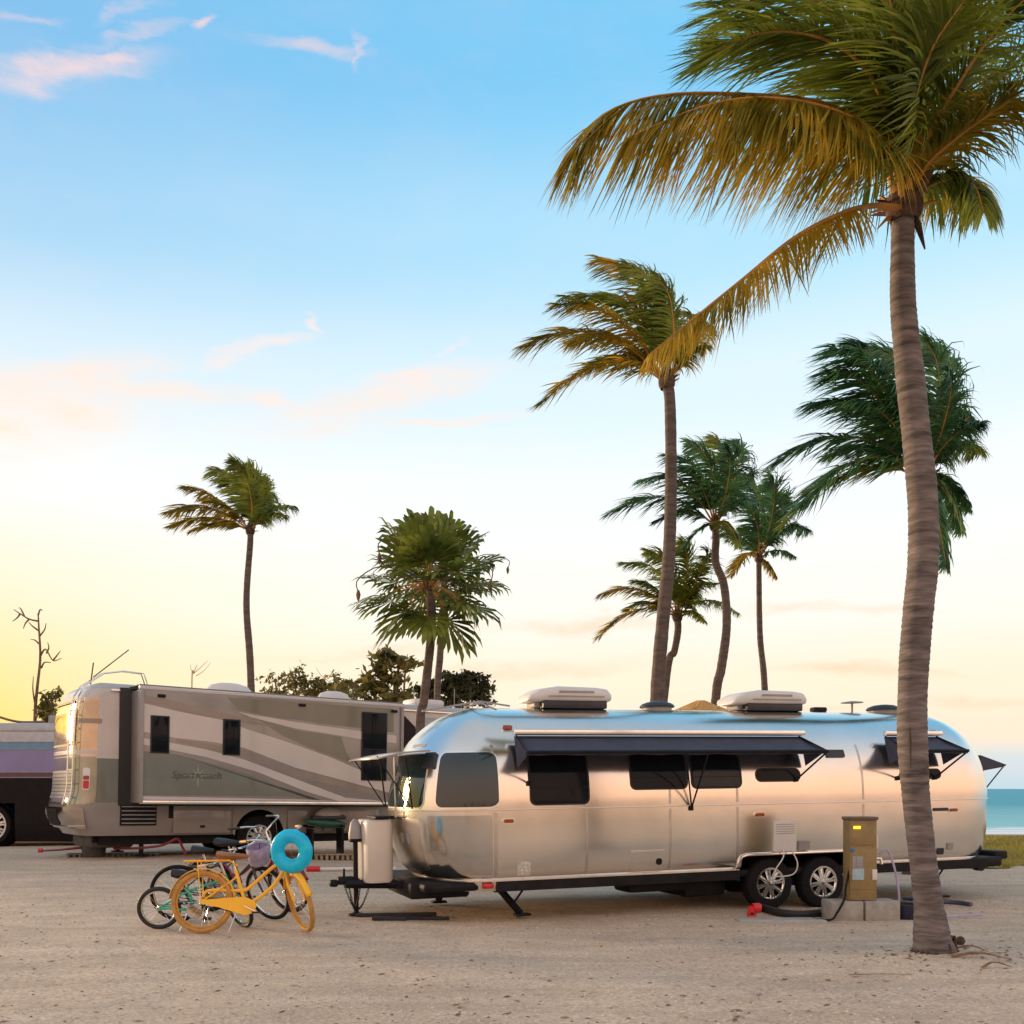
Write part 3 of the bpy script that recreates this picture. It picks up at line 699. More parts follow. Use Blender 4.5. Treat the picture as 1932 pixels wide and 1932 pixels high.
# awnings
def awning(x0, x1, zw, out, drop, strut_mid=False, skew=.06):
    rail = MB().box(((x0 + x1) / 2, .06, zw + .045), (x1 - x0 + .1, .09, .075), bev=.02).build('awning_rail', ALU2, tr)
    wy = .10; nx_ = max(2, int((x1 - x0) / .15)); m = MB(); vs = []; rows = 7
    for r_ in range(rows):
        f = r_ / (rows - 1)
        for i in range(nx_ + 1):
            x = x0 + (x1 - x0) * i / nx_ + skew * f * (2 * i / nx_ - 1)
            sag = -.022 * math.sin(math.pi * f) * (1 + .3 * math.sin(x * 9))
            vs.append((x, wy - out * f, zw - drop * f + sag))
    for i in range(nx_ + 1):           # valance
        x = x0 + (x1 - x0) * i / nx_ + skew * (2 * i / nx_ - 1); vs.append((x, wy - out + .01, zw - drop - .035 - .006 * math.sin(i * 1.9)))
    k = nx_ + 1
    fs = [(r_ * k + i, (r_ + 1) * k + i, (r_ + 1) * k + i + 1, r_ * k + i + 1) for r_ in range(rows) for i in range(nx_)]
    fab = m.add(vs, fs).build('awning_fabric', AWN, rail)
    md = fab.modifiers.new('thickness', 'SOLIDIFY'); md.thickness = .006
    MB().tube([(x0 - skew, wy - out, zw - drop), (x1 + skew, wy - out, zw - drop)], .022, 8).build('roller_tube', CHAS, rail)
    for (xa, sg) in ((x0, -1), (x1, 1)):
        a = Vector((xa + sg * skew, wy - out, zw - drop)); wz = zw - drop - .36
        bpt = ts.at(min(max(xa - sg * .12, 0), TL + .6), wz) + Vector((0, -.02, 0))
        MB().tube([a, bpt], .013, 6).tube([a, (xa, wy, zw)], .012, 6).box(bpt, (.05, .04, .06), bev=.01).build('awning_arm', CHAS, rail)
        # end gusset of canvas
        g_ = MB().prism([(wy, zw), (wy - out, zw - drop), (wy - out * .1 - .05, zw - drop - .18)], lambda p: (xa + sg * skew * .4 - .003, p[0], p[1]), lambda p: (xa + sg * skew * .4 + .003, p[0], p[1]))
        g_.build('awning_gusset', AWN, rail)
    if strut_mid:
        xm = TX(1306); zt = TX(1306, 1524)[1]; bp = ts.at(xm, zt) + Vector((0, -.02, 0))
        MB().tube([(xm - .30, wy - out, zw - drop), bp], .011, 6).tube([(xm + .02, wy - out, zw - drop), bp], .011, 6).box(bp, (.05, .03, .07), bev=.01).build('awning_brace', CHAS, rail)
    return rail
awning(TX(984), TX(1520), 2.225, .54, .215, True)
awning(TX(1684), TX(1780), 2.225, .54, .215)
# small awning over the rear window
m = MB().prism([(8.0, 1.98), (8.5, 1.83), (8.45, 1.80), (8.02, 1.74)], lambda p: (p[0], .75, p[1]), lambda p: (p[0], 1.75, p[1]))
ra = m.build('rear_awning', AWN, tr, smooth=False)
for y in (.78, 1.72): MB().tube([(8.48, y, 1.82), (8.0, y, 1.36)], .011, 6).build('awning_arm', CHAS, ra)
# roof equipment
def aircon(x):
    y = 1.25; m = MB(); rows = []
    st = [(-.60, .20, .10, .12), (-.56, .28, .10, .20), (-.42, .33, .09, .27), (-.15, .35, .09, .31), (.35, .35, .09, .30), (.52, .33, .09, .28), (.575, .30, .10, .22), (.585, .26, .12, .15)]
    n = 14; vs = []
    for (dx_, hw, z0, z1) in st:
        zz = 2.63
        for j in range(n):
            a = 2 * math.pi * j / n; ca, sa = math.cos(a), math.sin(a)
            vs.append((x + dx_, y + hw * math.copysign(abs(ca) ** .5, ca), zz + (z0 + z1) / 2 + (z1 - z0) / 2 * math.copysign(abs(sa) ** .6, sa)))
    fs = [(i * n + j, (i + 1) * n + j, (i + 1) * n + (j + 1) % n, i * n + (j + 1) % n) for i in range(len(st) - 1) for j in range(n)] + [tuple(range(n)), tuple(range(len(vs) - 1, len(vs) - n - 1, -1))]
    o = m.add(vs, fs).build('air_conditioner', WPL, tr, auto=50)
    MB().box((x + .06, y, 2.69), (.92, .58, .11), bev=.02).build('condenser', DPL, o)
    MB().box((x - .42, y, 2.69), (.12, .3, .08), bev=.02).build('drain_foot', GPL, o)
    MB().box((x + .05, y - .352, 2.85), (.5, .012, .03), bev=.004).box((x + .05, y - .352, 2.79), (.8, .012, .016), bev=.004).build('shroud_rib', GPL, o)
aircon(1.37); aircon(4.46)
def dome(x, r, m=DPL, h=.09, name='roof_vent'):
    o = MB().lathe([(r, 0), (r * 1.02, .02), (r * .9, h * .55), (r * .6, h * .85), (r * .25, h * .98), (.001, h)], (x, 1.25, 2.68), n=24).build(name, m, tr)
    MB().lathe([(r * .85, -.06), (r * .85, .02)], (x, 1.25, 2.68), n=24).build('vent_collar', GPL, o)
dome(2.78, .24); dome(6.62, .25); dome(7.0, .16, DPL, .07)
o = MB().lathe([(.001, .02), (.16, 0), (.165, -.012), (.001, -.02)], (6.05, 1.25, 2.80)).build('satellite_antenna', GPL, tr); MB().tube([(6.05, 1.25, 2.6), (6.05, 1.25, 2.79)], .016, 8).build('antenna_mast', GPL, o)
MB().box((5.45, 1.25, 2.68), (.22, .14, .07), bev=.02).build('roof_plug', CHAS, tr)
MB().tube([(-.1, 1.0, 2.64), (.05, .8, 2.68), (.2, .62, 2.58)], .012, 6).tube([(-.6, 1.25, 2.60), (.2, 1.3, 2.74), (.6, 1.25, 2.68)], .012, 6).build('roof_cable', GPL, tr)

# ------------------------------------------------------------------ motorhome
RPSI, RK, RVP, RSL = R(36), 68942.0, 3625.0, .0143
RO = Vector(((262 - 966) / PX * 20.5, 20.5, 0))
def RX(u, v):
    d = RK / (RVP - u); X = (u - 966) / PX * d
    x = (X - RO.x) * math.cos(RPSI) + (d - RO.y) * math.sin(RPSI)
    return x, CAMZ - (v - HZ) / PX * d + RSL * x
rv = thing('motorhome', 'taupe and sage motorhome with swoosh stripes and a long slide-out', 'motorhome', RO, (0, RSL, RPSI))
BY = .72                                     # near body wall sits this far behind the slide-out face
rprof = [(1.17, .62, .5, 0.44), (1.22, .78, .55, 0.56), (1.24, .95, .6, 0.70), (1.25, 1.25, .62, 0.74), (1.25, 1.55, .62, 0.66), (1.25, 2.2, .62, 0.64), (1.25, 2.9, .62, 0.61), (1.25, 3.3, .62, 0.57), (1.245, 3.5, .58, 0.50), (1.215, 3.64, .5, 0.38), (1.13, 3.73, .4, 0.24), (.9, 3.77, .3, 0.14), (.4, 3.80, .2, 0.04), (.01, 3.81, .1, -0.06)]
# the shell's own 'front' end (q<0) is the motorhome's rear
rs = Shell([(a, b, d_, c_) for a, b, c_, d_ in rprof], 9.2, BY + 1.25, 4.2)
SH = -.42                                    # straight wall starts here
class Sub(Shell): pass
rs.at0 = rs.at
rs.at = lambda q, z: rs.at0(q, z) + Vector((SH, 0, 0))
RWX = RX(534, 1500)[0] - .25
cutr = lambda q, z: abs(q + SH - RWX) < .60 and z < 1.18
zb = [.62, .70, .78, .9, 1.0, 1.1, 1.18, 1.3]
rs.band(0, 0, 0, extra=(RWX - SH - .60, RWX - SH + .60), cut=cutr, zs=zb).build('lower_body', TAUPE, rv, auto=40)
rs.band(0, 0, 0, zs=[1.3, 1.5, 1.7, 1.95, 2.2]).build('sage_body_band', SAGE, rv, auto=40)
rs.band(0, 0, 0, zs=[2.2, 2.5, 2.8, 3.1, 3.3, 3.45, 3.55, 3.62]).build('upper_body', CREAM, rv, auto=40)
zr_ = [z for z in rs.z if z > 3.62]; rs.band(0, 0, 0, zs=[3.62] + zr_[::3] + [zr_[-1]]).build('roof', mat('roof cap', (.40, .42, .44), .4, 0, var=.08, vs=3), rv, auto=0)
m = MB().tube([(x, BY - .012, 3.60) for x in np.linspace(-.4, 8.7, 12)], .028, 6); m.build('roof_gutter', ALU2, rv)
RCAP = mat('glossy rear cap paint', (.50, .40, .29), .13, .55, var=.25, vs=2.2, coat=1, bump=.12, bs=3)
RCAP2 = mat('glossy sage rear cap paint', (.24, .25, .20), .15, .4, var=.25, vs=2.2, coat=1, bump=.12, bs=3)
rs.patch(-3.1, -.12, 2.24, 3.42, .05, .004).build('rear_cap_panel', RCAP, rv)
rs.patch(-3.1, -.12, 1.26, 2.22, .05, .004).build('rear_cap_panel', RCAP2, rv)
# paint swoops wrapping the rear cap
rs.patch(-2.9, -.05, 2.28, 2.36, .03, .006).build('rear_stripe', CREAM, rv)
rs.patch(-2.9, -.05, 2.9, 3.0, .03, .006).build('rear_stripe', BROWNP, rv)
rw = rs.patch(-2.25, -1.0, 2.45, 3.2, .08, .012).build('rear_window', RUB, rv)
rs.patch(-2.2, -1.05, 2.5, 3.15, .06, .018).build('pane', mat('mirror glass', (.5, .38, .24), .08, 1, var=.3, vs=3, bump=.06, bs=3), rw)
rs.patch(-2.0, -1.2, 3.33, 3.37, .01, .03).build('rear_marker_bar', CHAS, rv)
eg = rs.patch(-2.3, -.95, 1.38, 1.95, .05, .012).build('engine_grille', GPL, rv)
for k in range(7): rs.strip(-2.25, -1.0, 1.44 + k * .075, .012, .016).build('grille_slat', SAGE, eg)
bm = rs.patch(-2.75, -.38, .80, 1.2, .1, .07).build('rear_bumper', mat('polished bumper', (.55, .48, .42), .14, 1, var=.12, vs=4, bump=.08, bs=4), rv)
rs.patch(-1.75, -1.5, .88, 1.16, .03, .08).build('licence_recess', CHAS, bm)
rs.strip(-2.7, -.42, .86, .012, .075).build('bumper_trim', CHR, bm)
for q in (-.42, -2.75):
    l_ = rs.patch(q - .13, q + .13, 1.55, 2.0, .05, .02).build('tail_light', WPL, rv)
    rs.patch(q - .1, q + .1, 1.58, 1.74, .03, .03).build('red_lens', RED, l_)
    rs.patch(q - .1, q + .1, 1.76, 1.84, .02, .03).build('amber_lens', AMB, l_)
ld = MB()
for q in (-1.12, -.86):
    ld.tube([rs.at(q, z) + rs.nrm(q, z) * .1 for z in np.linspace(1.25, 3.6, 14)] + [rs.at(q, 3.75) + Vector((.15, 0, .22)), rs.at(q, 3.75) + Vector((.55, 0, .30)), rs.at(q, 3.75) + Vector((.95, 0, .28)), rs.at(q, 3.75) + Vector((1.05, 0, .0))], .016, 6)
for z in np.arange(1.4, 3.6, .28): ld.tube([rs.at(-1.12, z) + rs.nrm(-1.1, z) * .1, rs.at(-.86, z) + rs.nrm(-.9, z) * .1], .014, 6)
ld.build('ladder', CHR, rv)
a0 = rs.at(-1.0, 3.72); MB().tube([a0 + Vector((-.05, 0, 0)), a0 + Vector((0, 0, .45))], .014, 6).tube([a0 + Vector((0, 0, .15)), a0 + Vector((.7, 0, .78))], .012, 6).build('folding_antenna', TWIG, rv)
# black seal sheet, widened to stand for the gap's shadow, and the slide-out itself
SX1, SZ0, SZ1 = RX(757, 1500)[0], 1.30, 3.60
sl_ = MB().box((SX1 / 2 - .02, .70, (SZ0 + SZ1) / 2), (SX1 + .42, .07, SZ1 - SZ0 + .12), bev=.02).build('slide_out_seal_and_shadow', RUB, rv)
sd = MB().box((SX1 / 2, .385, (SZ0 + SZ1) / 2), (SX1, .76, SZ1 - SZ0), bev=.03).build('slide_out', TAUPE, rv)
MB().box((SX1 / 2, .0, SZ0 + .02), (SX1 + .03, .05, .07), bev=.012).build('slide_out_sill', ALU2, sd)
MB().tube([(-.03, .05, SZ1 + .02), (SX1 + .05, .05, SZ1 + .02)], .055, 10).build('slide_topper_roller', CREAM, sd)
MB().box((SX1 / 2, .40, SZ1 + .085), (SX1 + .05, .72, .02), bev=.006).build('slide_topper_fabric', mat('topper canvas', (.22, .22, .24), .7, 0, var=.1), sd)
for x in (0.02, SX1 - .02):
    MB().box((x, -.012, (SZ0 + SZ1) / 2), (.07, .03, SZ1 - SZ0), bev=.008).build('slide_out_edge', mat('slide edge trim', (.30, .28, .29), .35, 0, var=.08), sd)
for u in (300, 566, 740): 
    x = RX(u, 1300)[0]; MB().box((x, -.02, SZ1 - .12), (.16, .05, .06), bev=.015).build('porch_light', CHAS, sd)
def decal(name, pts, m, off):
    pl = [RX(u, v) for u, v in pts]
    pl = [(min(max(x, .04), SX1 - .04), min(max(z, SZ0 + .07), SZ1 - .06)) for x, z in pl]
    MB().prism(pl, lambda p: (p[0], .005 - off, p[1]), lambda p: (p[0], .004, p[1])).build(name, m, sd, smooth=False)
decal('sage_panel', [(262, 1417), (330, 1423), (386, 1438), (458, 1459), (518, 1480), (595, 1516), (610, 1528), (540, 1502), (262, 1500)], SAGE, .0015)
decal('sage_panel', [(425, 1300), (446, 1338), (500, 1350), (600, 1364), (740, 1382), (740, 1330), (600, 1310)], SAGE, .0015)
decal('sage_panel', [(482, 1356), (560, 1378), (641, 1390), (650, 1418), (663, 1440), (578, 1409), (530, 1388)], SAGE, .0015)
decal('cream_stripe', [(262, 1326), (328, 1341), (414, 1358), (470, 1378), (540, 1400), (620, 1428), (690, 1458), (750, 1480), (750, 1500), (674, 1480), (554, 1448), (458, 1411), (400, 1400), (328, 1392), (262, 1380)], CREAM, .003)
decal('cream_stripe', [(262, 1392), (322, 1402), (386, 1414), (458, 1433), (554, 1469), (650, 1505), (735, 1522), (690, 1522), (638, 1516), (578, 1494), (482, 1456), (386, 1428), (262, 1404)], CREAM, .003)
decal('cream_stripe', [(446, 1343), (554, 1362), (682, 1380), (745, 1388), (745, 1402), (682, 1395), (554, 1374), (470, 1353)], CREAM, .003)
decal('brown_stripe', [(262, 1310), (330, 1324), (420, 1345), (500, 1368), (470, 1366), (400, 1352), (328, 1338), (262, 1324)], BROWNP, .0025)
decal('brown_stripe', [(458, 1413), (554, 1450), (674, 1482), (740, 1502), (740, 1508), (674, 1492), (554, 1464), (458, 1428), (330, 1400), (330, 1394)], BROWNP, .0025)
decal('taupe_band', [(262, 1502), (560, 1508), (640, 1522), (262, 1516)], CREAM, .002)
def rwin(u0, u1, v0, v1, bar=None):
    c = [RX(u0, v0), RX(u1, v0), RX(u1, v1), RX(u0, v1)]
    x0, x1 = c[0][0], c[1][0]; z0, z1 = (c[2][1] + c[3][1]) / 2, (c[0][1] + c[1][1]) / 2
    f = MB().box(((x0 + x1) / 2, -.006, (z0 + z1) / 2), (x1 - x0, .03, z1 - z0), bev=.012).build('window', RUB, sd)
    if bar:
        zm = z0 + (z1 - z0) * bar
        for a, b in ((z0 + .03, zm - .012), (zm + .012, z1 - .03)):
            MB().box(((x0 + x1) / 2, -.02, (a + b) / 2), (x1 - x0 - .06, .02, b - a), bev=.01).build('pane', GLASS, f)
    else: MB().box(((x0 + x1) / 2, -.02, (z0 + z1) / 2), (x1 - x0 - .06, .02, z1 - z0 - .06), bev=.01).build('pane', GLASS, f)
rwin(280, 316, 1350, 1421); rwin(417, 450, 1357, 1425); rwin(679, 727, 1344, 1473, .46)
x, z = RX(737, 1500); MB().box((x, -.02, z), (.16, .03, .06), bev=.012).build('marker_light', RED, sd)
# printed name with its compass star
cx_, cz_ = RX(371, 1463)
m = MB(); nst = 8
for k in range(nst):
    a = 2 * math.pi * k / nst + math.pi / 2; ln = .30 if k % 2 == 0 else .18
    tip = (cx_ + ln * math.cos(a) * (1.25 if k in (2, 6) else 1), cz_ + ln * math.sin(a))
    l = (cx_ + .05 * math.cos(a + .5), cz_ + .05 * math.sin(a + .5)); r_ = (cx_ + .05 * math.cos(a - .5), cz_ + .05 * math.sin(a - .5))
    m.prism([l, tip, r_], lambda p: (p[0], -.0005, p[1]), lambda p: (p[0], .003, p[1]))
m.build('compass_star', mat('pale green print', (.24, .29, .24), .4, 0, var=.1), sd, smooth=False)
tcv = bpy.data.curves.new('name_print', 'FONT'); tcv.body = 'Sportscoach'; tcv.size = .21; tcv.align_x = 'CENTER'; tcv.align_y = 'CENTER'; tcv.shear = .2; tcv.extrude = .001
to = bpy.data.objects.new('tmp', tcv); COL.objects.link(to); bpy.context.view_layer.update()
me = bpy.data.meshes.new_from_object(to.evaluated_get(bpy.context.evaluated_depsgraph_get())); bpy.data.objects.remove(to)
o = mkobj('name_print', me, mat('dark print', (.075, .078, .065), .4, 0, var=.1), sd, False)
o.location = (cx_ - .02, -.004, cz_); o.rotation_euler = (R(90), 0, 0)
# body side below the slide-out
def side_plate(name, x0, x1, z0, z1, m, off=.012, parent=rv):
    return MB().box(((x0 + x1) / 2, BY - off / 2 + .004, (z0 + z1) / 2), (x1 - x0, off, z1 - z0), bev=.006).build(name, m, parent)
gx0 = RX(268, 1530)[0] - .25; gx1 = RX(333, 1530)[0] - .2
gr = side_plate('side_grille', gx0, gx1, .83, 1.26, CHAS)
for k in range(5): MB().box(((gx0 + gx1) / 2, BY - .02, .88 + k * .085), (gx1 - gx0 - .06, .03, .02)).build('grille_slat', GPL, gr)
side_plate('exhaust_hatch', RX(358, 1530)[0] - .22, RX(388, 1530)[0] - .2, .98, 1.26, CHAS)
for (xa, xb) in ((gx1 + .35, 2.25 - .1), (2.2, RWX - .66), (RWX + .66, RWX + 1.5), (RWX + 1.55, 5.8)):
    if xb > xa + .2:
        d_ = side_plate('compartment_door', xa, xb, .66, 1.27, TAUPE, .014)
        MB().box(((xa + xb) / 2, BY - .018, .8), (.1, .02, .05), bev=.01).build('door_latch', CHAS, d_)
arc = [(RWX + .57 * math.cos(a), .60 + .57 * math.sin(a)) for a in np.linspace(0, math.pi, 24)]
MB().prism([(RWX + .62, .64), (RWX + .62, 1.20), (RWX - .62, 1.20), (RWX - .62, .64)] + arc[::-1], lambda p: (p[0], BY - .008, p[1]), lambda p: (p[0], BY + .02, p[1])).build('wheel_arch_panel', TAUPE, rv, smooth=False)
MB().lathe([(.575, .0), (.575, .6)], (RWX, BY + .0, .60), 'y', 32).box((RWX, BY + .62, .8), (1.3, .04, 1.0)).build('wheel_arch', CHAS, rv)
MB().box((4.2, BY + 1.25, .55), (9.4, 1.9, .25)).box((.0, BY + 1.25, .62), (1.2, 1.6, .3)).build('chassis', CHAS, rv)
for xw in (RWX, 7.9):
    road_wheel(rv, (xw, BY + .16, .50 + RSL * xw), .50, .29, .28, 10, CHR)
    road_wheel(rv, (xw, BY + 2.34, .50 + RSL * xw), .50, .29, .28, 10, CHR, out=1)
MB().box((-.2, BY + 1.25, .60), (.9, 1.5, .5), bev=.08).build('rear_engine_guard', mat('grey guard', (.07, .075, .07), .6, 0), rv)
for y in (.35, 2.15):
    MB().tube([(.35, BY + y, .62), (.35, BY + y, .2)], .05, 10).lathe([(.001, 0), (.14, 0), (.14, .03), (.001, .03)], (.35, BY + y, .175)).build('levelling_jack', CHAS, rv)
# front quarter: dark window and roofline
MB().prism([(SX1 + .1, 2.35), (SX1 + .1, 3.52), (SX1 + .45, 3.45), (SX1 + .75, 3.2), (SX1 + .85, 2.85), (SX1 + .6, 2.35)], lambda p: (p[0], BY - .02, p[1]), lambda p: (p[0], BY + .01, p[1])).build('quarter_window', GLASS, rv, smooth=False)
MB().box((SX1 + 1.9, BY - .01, 2.9), (2.0, .03, 1.1), bev=.01).build('front_panel', mat('pale blue grey paint', (.36, .39, .42), .25, 0, var=.06, coat=.5), rv)
MB().box((SX1 + .35, BY - .005, 1.9), (.6, .02, .9), bev=.01).build('entry_panel', CREAM, rv)
for (x, s_) in ((2.35, 1.0), (4.95, .8)):
    o = MB().lathe([(.42 * s_, 0), (.42 * s_, .05), (.33 * s_, .2), (.18 * s_, .26), (.001, .27)], (x, BY + .75, 3.76), n=20, m=Matrix.Diagonal((1.3, .8, .9))).build('roof_pod', WPL, rv); o.location = (0, 0, 0)
o = MB().box((7.6, BY + 1.0, 3.88), (.9, .7, .2), bev=.08).build('air_conditioner', WPL, rv)
MB().tube([(8.1, BY + .3, 3.7), (8.1, BY + .3, 4.25)], .012, 6).build('whip_antenna', GPL, rv)

# levelling blocks, bucket and hoses behind the motorhome
def rv_pt(x, y, z=0):
    w = rv_m @ Vector((x, y, 0)); return Vector((w.x, w.y, gz(w.x, w.y) + z))
rv_m = Matrix.Translation(RO) @ Matrix.Rotation(RPSI, 4, 'Z')
def ramp_blocks(u0, u1, v, label, col_, rise=.09, n=None):
    p0, p1 = G(u0, v), G(u1, v)
    if v < 1620 and u1 < 330: p0, p1 = P(u0, v, 21.6), P(u1, v, 21.9)
    p0.z = gz(p0.x, p0.y); p1.z = gz(p1.x, p1.y); L_ = (p1 - p0).length; a = math.atan2(p1.y - p0.y, p1.x - p0.x)
    t = thing('levelling_blocks', label, 'levelling blocks', p0, (0, 0, a), 'rows of levelling blocks under the motorhome'); n = n or int(L_ / .11)
    MB().box((L_ / 2, .15, rise - .012), (L_, .3, .024), bev=.006).build('top_plate', col_, t)
    for k in range(n): MB().box((L_ * (k + .5) / n, .15, rise / 2 - .012), (L_ / n * .42, .28, rise - .02)).build('rib', col_, t)
ramp_blocks(124, 300, 1614, 'long ribbed grey levelling blocks under the tail of the motorhome', mat('grey block plastic', (.13, .12, .11), .6, 0, var=.3))
ramp_blocks(592, 672, 1622, 'short ribbed sandy levelling blocks right of the blue swim ring', mat('sandy block plastic', (.32, .25, .18), .7, 0, var=.3), .13)
p = P(177, 1612, 21.7); p.z = gz(p.x, p.y)
t = thing('bucket', 'grey-green tapered bucket under the tail of the motorhome', 'bucket', p); t.scale = (.78, .78, .9)
MB().lathe([(.001, 0), (.26, 0), (.28, .02), (.36, .44), (.375, .44), (.375, .47), (.35, .47), (.27, .06), (.001, .05)], n=28).build('pail', mat('bucket plastic', (.07, .078, .07), .5, 0, var=.15), t)
MB().tube([(.37 * math.cos(a), .1 + .0 * a, .46 - .3 * math.sin(a)) for a in np.linspace(0, math.pi, 14)], .008, 6).build('handle', CHR, t)
REDH = mat('red hose', (.17, .012, .025), .4, 0, var=.25)
pts = [P(u, v, d) for u, v, d in ((215, 1601, 21.3), (262, 1600, 21.0), (300, 1596, 20.9), (318, 1590, 20.9), (335, 1583, 20.9), (345, 1600, 20.6), (352, 1612, 20.4))]
tag(MB().tube([tuple(q) for q in spline(pts, 40)], .026, 8).build('red_hose', REDH), 'dark red hose bending up under the motorhome body', 'hose')
p = G(102, 1611)
t = thing('hose_fitting', 'small red hose fitting on the sand at the motorhome tail', 'fitting', P(110, 1607, 21.4), (0, 0, R(10)))
MB().tube([(-.35, 0, .02), (.05, 0, .04), (.45, .05, .08)], [.018, .02, .03], 8).build('pipe', REDH, t); MB().lathe([(.001, -.04), (.045, -.04), (.045, .04), (.001, .04)], (-.35, 0, .03), 'x', 14).build('cap', RED, t)
p = G(600, 1643)
t = thing('drain_pipe', 'white drain pipe with red cap lying on the sand beside the swim ring', 'pipe', (p.x, p.y, gz(p.x, p.y)), (0, 0, R(4)))
MB().tube([(-.1, 0, .045), (1.5, .06, .045)], .035, 10).build('pipe', WPL, t); MB().lathe([(.001, -.12), (.055, -.12), (.06, .0), (.055, .14), (.001, .14)], (-.1, 0, .05), 'x', 14).build('cap', RED, t)
# green and white inflatable leaning under the slide-out
x0_, z0_ = RX(605, 1560); 
t = thing('kayak', 'green and white kayak lying against the motorhome below its slide-out', 'kayak', rv_m @ Vector((RX(648, 1545)[0] - .22, .48, 0)), (0, 0, RPSI))
vs = []; st = np.linspace(-1, 1, 17); n = 12
for f in st:
    w = (1 - abs(f) ** 2.2) ** .8
    for j in range(n):
        a = 2 * math.pi * j / n
        vs.append((f * .56, .13 * w * math.cos(a), .80 + .02 * abs(f) + .10 * w * math.sin(a) - .05 * f))
fs = [(i * n + j, (i + 1) * n + j, (i + 1) * n + (j + 1) % n, i * n + (j + 1) % n) for i in range(16) for j in range(n)]
MB().add(vs, fs).build('hull', mat('green hull', (.02, .10, .07), .35, 0, var=.3, vs=4), t, auto=0)
MB().box((.06, -.02, .93), (.85, .2, .1), bev=.04).build('cockpit_rim', DPL, t)
MB().lathe([(.36, 0), (.33, .09), (.22, .18), (.001, .23)], (.1, 0, .97), n=20, m=Matrix.Diagonal((1, .35, .9))).build('cockpit_cover', mat('pale cover', (.34, .33, .31), .5, 0, var=.1), t)
for x in (-.35, .4): MB().box((x, .05, .34), (.05, .3, .68)).box((x, .05, .72), (.06, .4, .05)).build('trestle', CHAS, t)

# ------------------------------------------------------------------ purple coach at far left
BD = 25.8
bz = lambda v: CAMZ - (v - HZ) / PX * BD
bus = thing('tour_coach', 'white, blue and mauve tour coach at the left edge behind the motorhome', 'coach', (-12.2, BD, .15))
def bshell():
    p = [(1.2, .10, .3, .3), (1.25, .5, .32, .32), (1.25, 1.2, .34, .34), (1.25, 2.6, .32, .32), (1.24, 2.9, .28, .28), (1.2, 3.02, .22, .22), (1.08, 3.10, .12, .12), (.5, 3.14, .0, .0), (.01, 3.15, -.05, -.05)]
    return Shell(p, 11.0, 1.25, 5)
bs_ = bshell(); bs_.at0 = bs_.at; bs_.at = lambda q, z: bs_.at0(q, z) + Vector((-9.6, 0, 0))
cutb = lambda q, z: abs(q - 9.6 + .95) < .62 and z < 1.15
bz0 = lambda v: bz(v) - .15
for nm, za, zb_, mm, k in (('skirt', .10, bz0(1467), mat('black coach panel', (.008, .007, .010), .5, 0, var=.3, spec=.15), 10), ('maroon_band', bz0(1467), bz0(1457), mat('maroon paint', (.07, .018, .05), .3, 0, coat=.4), 1),
                           ('mauve_band', bz0(1457), bz0(1414), mat('mauve metallic paint', (.17, .17, .38), .3, .35, var=.15, vs=1, coat=.5), 5), ('blue_band', bz0(1414), bz0(1400), mat('blue paint', (.09, .22, .40), .3, .2, coat=.5), 2),
                           ('pale_band', bz0(1400), 2.9, mat('pale blue white paint', (.40, .43, .50), .3, 0, coat=.5), 3)):
    bs_.band(za, zb_, k, extra=(9.6 - .95 - .62, 9.6 - .95 + .62), cut=cutb).build(nm, mm, bus, auto=40)
zt_ = [z for z in bs_.z if z > 2.9]; bs_.band(0, 0, 0, zs=[2.9] + zt_[::4] + [zt_[-1]]).build('roof', mat('coach roof', (.40, .40, .42), .45, 0), bus, auto=40)
for z in (bz0(1467), bz0(1457), bz0(1414), bz0(1400), 2.9): MB().tube([(x, -.003, z) for x in np.linspace(-9.5, 1.3, 8)], .012, 4).build('moulding', GPL, bus)
MB().lathe([(.6, -.02), (.6, .6)], (-.95, .0, .55), 'y', 30).build('wheel_arch', CHAS, bus)
road_wheel(bus, (-.95, .15, .52), .52, .40, .28, 10, CHR)
for (x, w) in ((.42, .25), (.85, .3)): MB().box((x + .1, .5, 3.2), (w, .5, .22), bev=.03).build('roof_box', GPL, bus)
MB().tube([tuple(p) for p in spline([(-2.5, .6, 3.7), (-1.2, .5, 3.35), (-.5, .5, 3.16), (.2, .5, 3.16)], 16)], .03, 6).build('roof_cable', TWIG, bus)

